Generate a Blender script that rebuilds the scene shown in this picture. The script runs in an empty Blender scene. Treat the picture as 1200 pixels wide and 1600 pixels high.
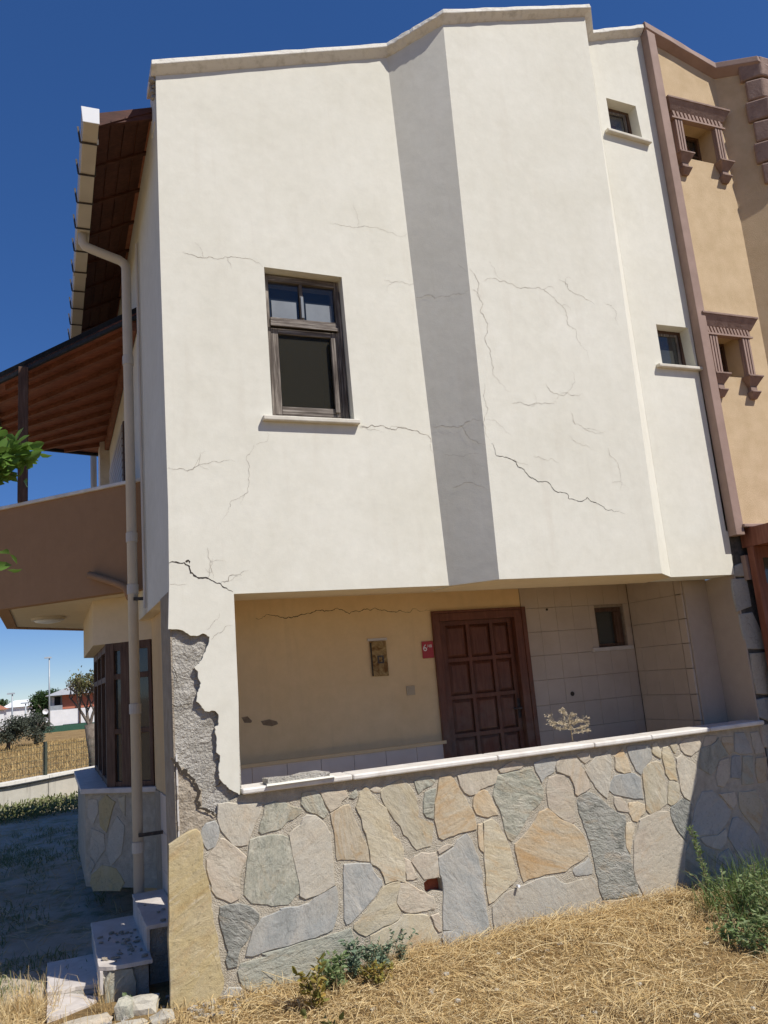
import bpy, bmesh, math, random
import numpy as np
from mathutils import Vector, Matrix
from mathutils.geometry import tessellate_polygon
random.seed(7); RNG=np.random.default_rng(7)
R_=math.radians
scene=bpy.context.scene
COL=scene.collection
# ---------------------------------------------------------------- camera
YAW,PITCH,ROLL=R_(22.928),R_(11.4295),R_(-4.8127)
EYE=Vector((0,0,2.1))
f0=Vector((math.sin(YAW),math.cos(YAW),0)); r0=Vector((math.cos(YAW),-math.sin(YAW),0)); u0=Vector((0,0,1))
fw=f0*math.cos(PITCH)+u0*math.sin(PITCH); up=u0*math.cos(PITCH)-f0*math.sin(PITCH)
rt=r0*math.cos(ROLL)+up*math.sin(ROLL); uq=up*math.cos(ROLL)-r0*math.sin(ROLL)
cd=bpy.data.cameras.new('camera'); cam=bpy.data.objects.new('camera',cd); COL.objects.link(cam)
cam.matrix_world=Matrix(((rt.x,uq.x,-fw.x,EYE.x),(rt.y,uq.y,-fw.y,EYE.y),(rt.z,uq.z,-fw.z,EYE.z),(0,0,0,1)))
cd.sensor_fit='VERTICAL'; cd.sensor_height=24; cd.sensor_width=18; cd.lens=24*1264/1600
cd.clip_start=0.05; cd.clip_end=3000
scene.camera=cam
# ---------------------------------------------------------------- sky, sun, exposure
SUN_EL,SUN_AZ=R_(53),R_(37)          # azimuth measured from the facade normal towards +X
sd=Vector((math.sin(SUN_AZ)*math.cos(SUN_EL),-math.cos(SUN_AZ)*math.cos(SUN_EL),math.sin(SUN_EL)))
w=bpy.data.worlds.new('World'); scene.world=w; w.use_nodes=True
nt=w.node_tree; nt.nodes.clear()
out=nt.nodes.new('ShaderNodeOutputWorld'); bg=nt.nodes.new('ShaderNodeBackground'); sk=nt.nodes.new('ShaderNodeTexSky')
sk.sky_type='NISHITA'; sk.sun_disc=False; sk.sun_elevation=SUN_EL; sk.sun_rotation=R_(143)
sk.air_density=1.0; sk.dust_density=0.0; sk.ozone_density=6.0; sk.altitude=3500
bg.inputs['Strength'].default_value=0.152
hs_=nt.nodes.new('ShaderNodeHueSaturation'); hs_.inputs['Saturation'].default_value=1.4; hs_.inputs['Hue'].default_value=0.514; gm=nt.nodes.new('ShaderNodeGamma'); gm.inputs['Gamma'].default_value=0.68; nt.links.new(sk.outputs[0],gm.inputs[0]); nt.links.new(gm.outputs[0],hs_.inputs['Color']); nt.links.new(hs_.outputs[0],bg.inputs[0]); nt.links.new(bg.outputs[0],out.inputs[0])
sl=bpy.data.lights.new('sun','SUN'); sl.energy=4.6; sl.angle=R_(0.53); sl.color=(1.0,0.955,0.89)
so=bpy.data.objects.new('sun',sl); COL.objects.link(so)
so.rotation_euler=sd.to_track_quat('Z','Y').to_euler(); so.location=sd*60
scene.view_settings.view_transform='Standard'; scene.view_settings.look='None'
scene.view_settings.exposure=0.25; scene.view_settings.gamma=1.0; scene.view_settings.use_curve_mapping=False
scene.render.engine='CYCLES'
scene.cycles.max_bounces=8; scene.cycles.diffuse_bounces=4; scene.cycles.use_denoising=True
# ---------------------------------------------------------------- traced outlines in metres on the real planes (x, z)
STONES=[["y",[[0.774,1.062],[0.8,1.076],[0.86,1.103],[0.936,1.135],[0.966,1.135],[0.995,1.112],[1.005,1.068],[1.01,1.017],[0.989,0.962],[1.002,0.903],[1.022,0.836],[1.038,0.77],[1.047,0.698],[1.051,0.606],[1.056,0.556],[1.068,0.477],[1.087,0.397],[1.091,0.314],[1.102,0.222],[1.121,0.143],[1.11,0.071],[1.071,0.018],[1.04,-0.029],[0.98,-0.076],[0.774,-0.031],[0.755,0.045],[0.757,0.324],[0.763,0.594]]],["b",[[1.011,1.132],[1.042,1.164],[1.104,1.177],[1.125,1.137],[1.122,1.065],[1.097,1.004],[1.043,0.99],[1.025,1.014],[1.008,1.06],[1.002,1.104]]],["m",[[1.132,1.287],[1.201,1.289],[1.31,1.267],[1.381,1.258],[1.452,1.245],[1.441,1.19],[1.389,1.107],[1.355,1.046],[1.328,0.984],[1.281,0.98],[1.227,0.995],[1.198,1.032],[1.169,1.073],[1.133,1.136],[1.124,1.189]]],["p",[[1.137,1.045],[1.16,1.045],[1.219,0.996],[1.279,0.94],[1.316,0.898],[1.311,0.87],[1.281,0.831],[1.259,0.769],[1.26,0.697],[1.252,0.627],[1.194,0.612],[1.15,0.638],[1.091,0.669],[1.063,0.723],[1.051,0.796],[1.034,0.863],[1.033,0.92],[1.065,0.965],[1.104,1.002]]],["g",[[1.472,1.238],[1.55,1.247],[1.63,1.232],[1.686,1.195],[1.751,1.178],[1.741,1.142],[1.681,1.112],[1.639,1.102],[1.587,1.057],[1.514,1.053],[1.442,1.041],[1.423,1.058],[1.438,1.123],[1.461,1.172]]],["g",[[1.353,1.009],[1.341,0.938],[1.326,0.867],[1.319,0.796],[1.3,0.727],[1.294,0.685],[1.288,0.65],[1.339,0.584],[1.416,0.567],[1.486,0.541],[1.604,0.527],[1.663,0.572],[1.697,0.588],[1.694,0.677],[1.677,0.79],[1.659,0.89],[1.64,0.982],[1.592,1.004],[1.472,1.021],[1.409,1.023]]],["m",[[1.789,1.124],[1.856,1.111],[1.904,1.073],[1.935,1.031],[1.964,0.965],[1.964,0.904],[1.966,0.82],[1.97,0.706],[1.976,0.608],[1.885,0.571],[1.792,0.55],[1.743,0.547],[1.7,0.573],[1.698,0.676],[1.678,0.805],[1.657,0.92],[1.648,1.003],[1.684,1.036],[1.735,1.059],[1.755,1.102]]],["g",[[1.766,1.284],[1.867,1.283],[1.899,1.251],[1.928,1.178],[1.958,1.12],[1.922,1.086],[1.865,1.125],[1.791,1.154],[1.757,1.208],[1.756,1.254]]],["p",[[1.909,1.273],[2.02,1.267],[2.107,1.264],[2.12,1.215],[2.075,1.19],[2.055,1.153],[1.975,1.121],[1.945,1.183],[1.924,1.237]]],["g",[[2.137,1.209],[2.176,1.247],[2.199,1.26],[2.199,1.213],[2.172,1.197]]],["o",[[1.974,1.106],[2.027,1.126],[2.089,1.149],[2.133,1.151],[2.153,1.078],[2.189,0.979],[2.217,0.898],[2.256,0.83],[2.259,0.768],[2.26,0.722],[2.187,0.737],[2.119,0.759],[2.035,0.772],[2.009,0.772],[1.998,0.853],[1.998,0.96],[1.986,1.039]]],["c",[[2.204,1.157],[2.226,1.217],[2.274,1.263],[2.3,1.248],[2.323,1.205],[2.339,1.187],[2.379,1.126],[2.438,1.086],[2.449,1.006],[2.453,0.95],[2.473,0.876],[2.524,0.837],[2.545,0.771],[2.548,0.708],[2.548,0.614],[2.549,0.525],[2.479,0.552],[2.381,0.545],[2.372,0.596],[2.346,0.654],[2.28,0.703],[2.272,0.712],[2.27,0.797],[2.26,0.876],[2.232,0.973],[2.221,1.053],[2.184,1.128]]],["c",[[2.405,1.218],[2.453,1.244],[2.529,1.275],[2.594,1.288],[2.637,1.246],[2.677,1.184],[2.703,1.116],[2.705,1.043],[2.693,0.972],[2.746,0.941],[2.819,0.922],[2.813,0.859],[2.788,0.754],[2.728,0.759],[2.662,0.746],[2.629,0.79],[2.598,0.85],[2.564,0.879],[2.543,0.945],[2.502,0.99],[2.462,1.051],[2.431,1.103],[2.401,1.171]]],["p",[[2.321,1.241],[2.355,1.265],[2.398,1.243],[2.396,1.216],[2.342,1.218]]],["g",[[2.693,1.255],[2.752,1.277],[2.837,1.275],[2.881,1.236],[2.84,1.209],[2.771,1.188],[2.726,1.161],[2.707,1.205]]],["g",[[2.777,1.155],[2.827,1.173],[2.874,1.175],[2.856,1.096],[2.839,1.017],[2.832,0.953],[2.769,0.978],[2.753,1.012],[2.762,1.092]]],["o",[[2.922,1.26],[3.01,1.271],[3.053,1.22],[3.101,1.13],[3.141,1.05],[3.181,0.971],[3.202,0.902],[3.203,0.827],[3.153,0.818],[3.046,0.817],[2.959,0.806],[2.899,0.786],[2.864,0.811],[2.846,0.902],[2.845,0.983],[2.858,1.063],[2.892,1.165]]],["p",[[3.086,1.253],[3.166,1.265],[3.229,1.291],[3.348,1.281],[3.448,1.269],[3.45,1.205],[3.424,1.157],[3.351,1.145],[3.279,1.125],[3.245,1.095],[3.176,1.092],[3.129,1.118],[3.096,1.173]]],["o",[[3.236,1.097],[3.308,1.117],[3.345,1.091],[3.368,1.038],[3.4,0.966],[3.417,0.905],[3.321,0.902],[3.226,0.936],[3.195,1.002],[3.205,1.05]]],["b",[[2.847,0.654],[2.906,0.677],[2.987,0.713],[3.021,0.764],[3.112,0.8],[3.154,0.744],[3.174,0.66],[3.196,0.6],[3.213,0.5],[3.211,0.404],[3.218,0.299],[3.224,0.187],[3.228,0.108],[3.207,0.049],[3.162,0.002],[3.076,-0.001],[2.998,0.06],[2.883,0.12],[2.829,0.134],[2.84,0.239],[2.866,0.391],[2.865,0.469],[2.845,0.543],[2.843,0.615]]],["b",[[2.836,0.117],[2.9,0.109],[2.988,0.054],[3.032,0.023],[3.07,-0.01],[2.998,-0.021],[2.923,-0.022],[2.826,0.027],[2.813,0.075]]],["p",[[2.864,0.723],[2.933,0.745],[2.979,0.734],[2.919,0.707],[2.856,0.688],[2.844,0.71]]],["p",[[2.638,0.694],[2.705,0.715],[2.768,0.698],[2.824,0.697],[2.836,0.632],[2.838,0.568],[2.833,0.522],[2.759,0.522],[2.703,0.519],[2.68,0.562],[2.648,0.614],[2.617,0.666]]],["p",[[2.552,0.7],[2.599,0.669],[2.621,0.611],[2.651,0.543],[2.614,0.538],[2.56,0.543],[2.553,0.614]]],["p",[[2.503,0.521],[2.558,0.524],[2.609,0.488],[2.659,0.449],[2.719,0.408],[2.772,0.383],[2.779,0.32],[2.772,0.29],[2.699,0.295],[2.626,0.297],[2.529,0.314],[2.495,0.339],[2.464,0.39],[2.484,0.455]]],["c",[[2.352,0.519],[2.434,0.54],[2.501,0.538],[2.476,0.464],[2.451,0.392],[2.485,0.325],[2.464,0.276],[2.403,0.253],[2.341,0.249],[2.23,0.217],[2.266,0.237],[2.195,0.205],[2.137,0.234],[2.102,0.274],[2.104,0.303],[2.163,0.337],[2.227,0.382],[2.293,0.442]]],["b",[[2.057,0.73],[2.16,0.722],[2.271,0.704],[2.292,0.64],[2.348,0.57],[2.353,0.531],[2.339,0.525],[2.282,0.467],[2.217,0.417],[2.152,0.369],[2.08,0.319],[2.042,0.311],[2.033,0.36],[2.043,0.455],[2.043,0.53],[2.046,0.589],[2.048,0.664]]],["b",[[1.983,0.588],[1.99,0.539],[1.99,0.464],[1.965,0.358],[1.936,0.301],[1.848,0.281],[1.749,0.27],[1.644,0.259],[1.54,0.254],[1.454,0.25],[1.375,0.237],[1.284,0.242],[1.307,0.321],[1.341,0.399],[1.394,0.45],[1.415,0.474],[1.482,0.484],[1.563,0.498],[1.547,0.508],[1.683,0.499],[1.765,0.507],[1.85,0.551],[1.919,0.577]]],["g",[[2.069,0.284],[2.096,0.194],[2.07,0.141],[2.033,0.09],[1.938,0.05],[1.908,-0.029],[1.808,-0.052],[1.647,-0.075],[1.491,-0.056],[1.568,-0.079],[1.49,-0.07],[1.376,-0.039],[1.325,-0.001],[1.259,0.047],[1.231,0.094],[1.219,0.151],[1.247,0.201],[1.312,0.207],[1.389,0.211],[1.467,0.217],[1.398,0.235],[1.611,0.244],[1.748,0.254],[1.913,0.266],[2.022,0.276]]],["d",[[1.118,0.594],[1.178,0.598],[1.262,0.59],[1.345,0.547],[1.389,0.497],[1.387,0.454],[1.33,0.401],[1.296,0.344],[1.249,0.304],[1.231,0.259],[1.221,0.192],[1.153,0.192],[1.14,0.249],[1.158,0.301],[1.132,0.403],[1.113,0.49],[1.104,0.533]]],["b",[[1.084,-0.025],[1.116,0.029],[1.155,0.062],[1.236,0.045],[1.287,0.0],[1.331,-0.026],[1.298,-0.084],[1.184,-0.113],[1.11,-0.104],[1.075,-0.076]]],["c",[[2.509,0.294],[2.589,0.284],[2.713,0.254],[2.733,0.182],[2.771,0.114],[2.783,0.05],[2.777,-0.002],[2.7,-0.047],[2.573,-0.053],[2.425,-0.031],[2.298,0.009],[2.215,0.047],[2.228,0.199],[2.344,0.23],[2.442,0.25]]],["p",[[2.74,0.25],[2.805,0.254],[2.816,0.182],[2.814,0.129],[2.791,0.125],[2.76,0.177]]],["c",[[3.276,0.858],[3.348,0.877],[3.358,0.876],[3.408,0.832],[3.435,0.769],[3.467,0.699],[3.489,0.637],[3.505,0.569],[3.507,0.544],[3.526,0.459],[3.533,0.392],[3.488,0.359],[3.424,0.329],[3.36,0.299],[3.302,0.265],[3.251,0.25],[3.243,0.343],[3.249,0.471],[3.249,0.592],[3.263,0.712],[3.265,0.761]]],["o",[[3.226,0.849],[3.264,0.852],[3.257,0.762],[3.247,0.641],[3.223,0.661],[3.212,0.736]]],["g",[[3.45,1.205],[3.555,1.218],[3.669,1.218],[3.786,1.23],[3.81,1.171],[3.845,1.114],[3.873,1.05],[3.868,0.981],[3.819,0.936],[3.752,0.902],[3.691,0.843],[3.642,0.79],[3.593,0.73],[3.525,0.682],[3.489,0.712],[3.466,0.773],[3.462,0.857],[3.446,0.935],[3.414,0.998],[3.391,1.06],[3.403,1.109],[3.44,1.164]]],["p",[[3.472,1.254],[3.521,1.278],[3.607,1.304],[3.689,1.287],[3.715,1.26],[3.672,1.241],[3.578,1.237],[3.486,1.231]]],["b",[[3.813,1.266],[3.901,1.287],[4.022,1.3],[4.045,1.266],[4.021,1.216],[4.009,1.173],[3.936,1.155],[3.901,1.133],[3.875,1.102],[3.851,1.157],[3.825,1.204]]],["p",[[3.912,1.062],[3.955,1.136],[4.032,1.144],[4.106,1.126],[4.131,1.079],[4.155,1.015],[4.174,0.959],[4.163,0.856],[4.153,0.753],[4.123,0.74],[4.043,0.785],[3.976,0.838],[3.919,0.888],[3.909,0.967]]],["p",[[4.049,1.257],[4.096,1.278],[4.173,1.278],[4.239,1.275],[4.275,1.222],[4.308,1.147],[4.34,1.062],[4.359,1.007],[4.304,0.978],[4.211,0.955],[4.187,0.975],[4.196,1.001],[4.184,1.064],[4.16,1.12],[4.098,1.145],[4.037,1.179],[4.031,1.215]]],["o",[[3.81,0.869],[3.897,0.887],[3.945,0.85],[4.021,0.78],[4.122,0.731],[4.18,0.68],[4.217,0.64],[4.24,0.576],[4.248,0.523],[4.244,0.464],[4.233,0.466],[4.151,0.427],[4.084,0.412],[4.003,0.374],[3.887,0.38],[3.804,0.385],[3.678,0.373],[3.589,0.358],[3.572,0.419],[3.555,0.52],[3.541,0.605],[3.547,0.653],[3.552,0.653],[3.642,0.715],[3.734,0.777],[3.783,0.83]]],["b",[[4.09,0.386],[4.158,0.401],[4.251,0.437],[4.274,0.374],[4.264,0.311],[4.177,0.317],[4.093,0.331],[4.076,0.363]]],["m",[[3.282,0.225],[3.35,0.257],[3.415,0.302],[3.508,0.319],[3.611,0.334],[3.716,0.35],[3.82,0.354],[3.883,0.353],[3.938,0.299],[3.988,0.275],[4.107,0.286],[4.249,0.288],[4.286,0.244],[4.295,0.166],[4.305,0.097],[4.284,-0.033],[4.18,-0.073],[3.963,-0.099],[3.655,-0.082],[3.457,-0.061],[3.333,-0.03],[3.282,0.027],[3.274,0.123]]],["d",[[4.255,0.949],[4.336,0.965],[4.399,0.939],[4.468,0.877],[4.526,0.816],[4.597,0.762],[4.682,0.719],[4.677,0.662],[4.651,0.613],[4.657,0.63],[4.637,0.562],[4.644,0.473],[4.677,0.398],[4.684,0.309],[4.692,0.221],[4.713,0.148],[4.711,0.075],[4.649,0.077],[4.491,0.078],[4.349,0.094],[4.322,0.162],[4.316,0.265],[4.3,0.37],[4.295,0.473],[4.278,0.571],[4.258,0.651],[4.229,0.751],[4.206,0.815],[4.203,0.903],[4.23,0.935]]],["c",[[4.341,0.079],[4.488,0.062],[4.645,0.059],[4.714,0.057],[4.694,0.013],[4.693,-0.059],[4.598,-0.081],[4.499,-0.071],[4.391,-0.052],[4.335,0.008]]],["p",[[4.254,1.296],[4.388,1.291],[4.39,1.236],[4.329,1.207],[4.291,1.247]]],["m",[[4.33,1.144],[4.449,1.247],[4.542,1.255],[4.618,1.293],[4.615,1.211],[4.6,1.121],[4.573,1.061],[4.554,0.982],[4.517,0.898],[4.456,0.941],[4.409,1.0],[4.374,1.067],[4.347,1.106]]],["o",[[4.658,1.224],[4.746,1.288],[4.769,1.221],[4.793,1.154],[4.803,1.079],[4.733,1.078],[4.667,1.104],[4.643,1.134]]],["b",[[4.799,1.291],[4.89,1.3],[5.045,1.288],[5.057,1.226],[5.061,1.179],[5.003,1.13],[4.948,1.09],[4.916,1.047],[4.864,1.09],[4.831,1.168],[4.807,1.235]]],["b",[[4.625,1.064],[4.754,1.067],[4.847,1.06],[4.9,1.022],[4.899,0.939],[4.9,0.839],[4.811,0.855],[4.699,0.887],[4.589,0.92],[4.549,0.956],[4.571,1.016]]],["c",[[4.948,1.09],[5.052,1.133],[5.148,1.122],[5.167,1.064],[5.16,0.962],[5.157,0.852],[5.154,0.769],[5.073,0.725],[4.949,0.705],[4.921,0.745],[4.921,0.845],[4.92,0.937],[4.925,1.028]]],["c",[[5.087,1.289],[5.133,1.303],[5.158,1.243],[5.168,1.195],[5.155,1.159],[5.1,1.193],[5.075,1.224]]],["c",[[5.196,1.249],[5.258,1.247],[5.283,1.182],[5.303,1.095],[5.303,1.001],[5.305,0.945],[5.228,0.963],[5.19,1.024],[5.184,1.118],[5.18,1.194]]],["c",[[5.281,1.268],[5.363,1.274],[5.367,1.23],[5.327,1.187],[5.302,1.218]]],["p",[[5.397,1.256],[5.481,1.295],[5.609,1.296],[5.649,1.238],[5.618,1.184],[5.514,1.143],[5.443,1.169],[5.4,1.208]]],["m",[[5.337,1.139],[5.403,1.16],[5.468,1.105],[5.547,1.058],[5.557,1.009],[5.531,0.917],[5.476,0.83],[5.422,0.753],[5.357,0.798],[5.331,0.857],[5.337,0.95],[5.326,1.055]]],["c",[[5.212,0.947],[5.261,0.945],[5.322,0.905],[5.304,0.814],[5.277,0.772],[5.197,0.741],[5.166,0.768],[5.191,0.866]]],["d",[[5.193,0.718],[5.26,0.746],[5.341,0.782],[5.429,0.724],[5.405,0.606],[5.349,0.513],[5.306,0.424],[5.248,0.5],[5.204,0.588],[5.182,0.665]]],["p",[[4.595,0.887],[4.663,0.879],[4.72,0.808],[4.739,0.747],[4.677,0.76],[4.612,0.782],[4.586,0.835]]],["o",[[4.74,0.819],[4.84,0.82],[4.904,0.784],[4.908,0.738],[4.842,0.702],[4.805,0.658],[4.755,0.674],[4.732,0.744]]],["o",[[4.686,0.657],[4.741,0.662],[4.762,0.615],[4.741,0.564],[4.727,0.549],[4.716,0.488],[4.683,0.414],[4.653,0.471],[4.66,0.576],[4.671,0.628]]],["p",[[4.824,0.669],[4.934,0.689],[5.046,0.71],[5.152,0.696],[5.175,0.629],[5.194,0.535],[5.241,0.465],[5.304,0.41],[5.302,0.401],[5.246,0.185],[5.195,0.051],[5.134,-0.018],[4.989,-0.029],[4.811,-0.041],[4.749,0.09],[4.708,0.184],[4.695,0.273],[4.723,0.399],[4.743,0.511],[4.797,0.583],[4.836,0.667]]],["o",[[5.922,1.266],[6.049,1.261],[6.018,1.123],[5.972,1.104],[5.924,1.18],[5.903,1.229]]],["g",[[5.645,1.194],[5.783,1.211],[5.868,1.264],[5.904,1.182],[5.953,1.091],[5.84,1.084],[5.779,0.994],[5.707,0.949],[5.653,0.986],[5.589,1.024]]],["p",[[5.84,1.061],[5.948,1.072],[5.943,0.975],[5.908,0.887],[5.836,0.822],[5.768,0.846],[5.768,0.919],[5.808,1.006]]],["p",[[5.707,1.296],[5.841,1.283],[5.833,1.244],[5.764,1.22],[5.668,1.207]]],["b",[[6.077,1.29],[6.194,1.278],[6.228,1.187],[6.252,1.081],[6.098,1.094],[6.039,1.12]]],["m",[[6.269,1.271],[6.368,1.269],[6.391,1.178],[6.412,1.079],[6.299,1.068],[6.281,1.157]]],["b",[[5.998,1.078],[6.094,1.075],[6.08,0.943],[6.044,0.878],[5.947,0.897]]],["g",[[6.134,1.063],[6.256,1.049],[6.238,0.925],[6.201,0.812],[6.063,0.821],[6.077,0.882]]],["b",[[5.485,0.716],[5.575,0.81],[5.697,0.802],[5.8,0.705],[5.881,0.596],[5.798,0.502],[5.68,0.436],[5.51,0.446],[5.401,0.451],[5.407,0.556]]],["p",[[5.773,0.769],[5.959,0.761],[5.965,0.668],[5.902,0.62],[5.827,0.709]]],["c",[[6.011,0.754],[6.213,0.744],[6.278,0.604],[6.224,0.465],[6.159,0.371],[6.041,0.532],[5.988,0.627]]],["b",[[5.888,0.534],[5.942,0.538],[6.057,0.442],[6.147,0.346],[6.229,0.236],[6.163,0.117],[5.922,0.125],[5.881,0.243],[5.797,0.382]]],["m",[[5.471,0.429],[5.676,0.415],[5.783,0.459],[5.77,0.352],[5.68,0.292],[5.526,0.355]]],["g",[[5.358,0.41],[5.455,0.421],[5.509,0.347],[5.616,0.279],[5.542,0.12],[5.333,0.117],[5.252,0.202],[5.283,0.334]]],["b",[[5.666,0.25],[5.786,0.283],[5.873,0.14],[5.764,-0.026],[5.575,-0.009],[5.579,0.128]]],["o",[[6.29,1.029],[6.423,1.03],[6.372,0.815],[6.271,0.807],[6.265,0.922]]]]
NSTONES=[["b",[[6.368,2.766],[6.555,2.771],[6.562,2.488],[6.367,2.443],[6.355,2.583]]],["b",[[6.388,2.41],[6.561,2.423],[6.631,2.227],[6.648,2.055],[6.423,2.07],[6.387,2.283]]],["m",[[6.439,2.016],[6.638,2.014],[6.658,1.614],[6.435,1.632],[6.422,1.819]]],["b",[[6.421,1.572],[6.648,1.573],[6.618,1.329],[6.425,1.409]]],["b",[[6.439,2.894],[6.546,2.924],[6.545,2.793],[6.403,2.797]]],["m",[[6.42,1.328],[6.674,1.323],[6.666,1.06],[6.415,1.127]]]]
BSTONES=[["y",[[0.698,1.103],[0.603,1.162],[0.497,1.099],[0.553,0.979],[0.609,0.819],[0.688,0.88]]],["m",[[0.797,0.85],[0.636,0.795],[0.631,0.659],[0.742,0.54],[0.814,0.619]]],["m",[[0.577,0.799],[0.473,0.962],[0.388,0.877],[0.428,0.62],[0.557,0.506],[0.605,0.62]]],["y",[[0.803,0.42],[0.668,0.505],[0.497,0.479],[0.396,0.348],[0.462,0.279],[0.778,0.273],[0.817,0.341]]],["c",[[0.456,1.138],[0.371,1.157],[0.376,0.977],[0.427,1.037]]],["m",[[0.835,1.126],[0.725,1.124],[0.714,1.001],[0.769,0.901],[0.839,0.962]]],["m",[[0.761,0.52],[0.814,0.579],[0.829,0.479],[0.808,0.44]]]]
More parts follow.
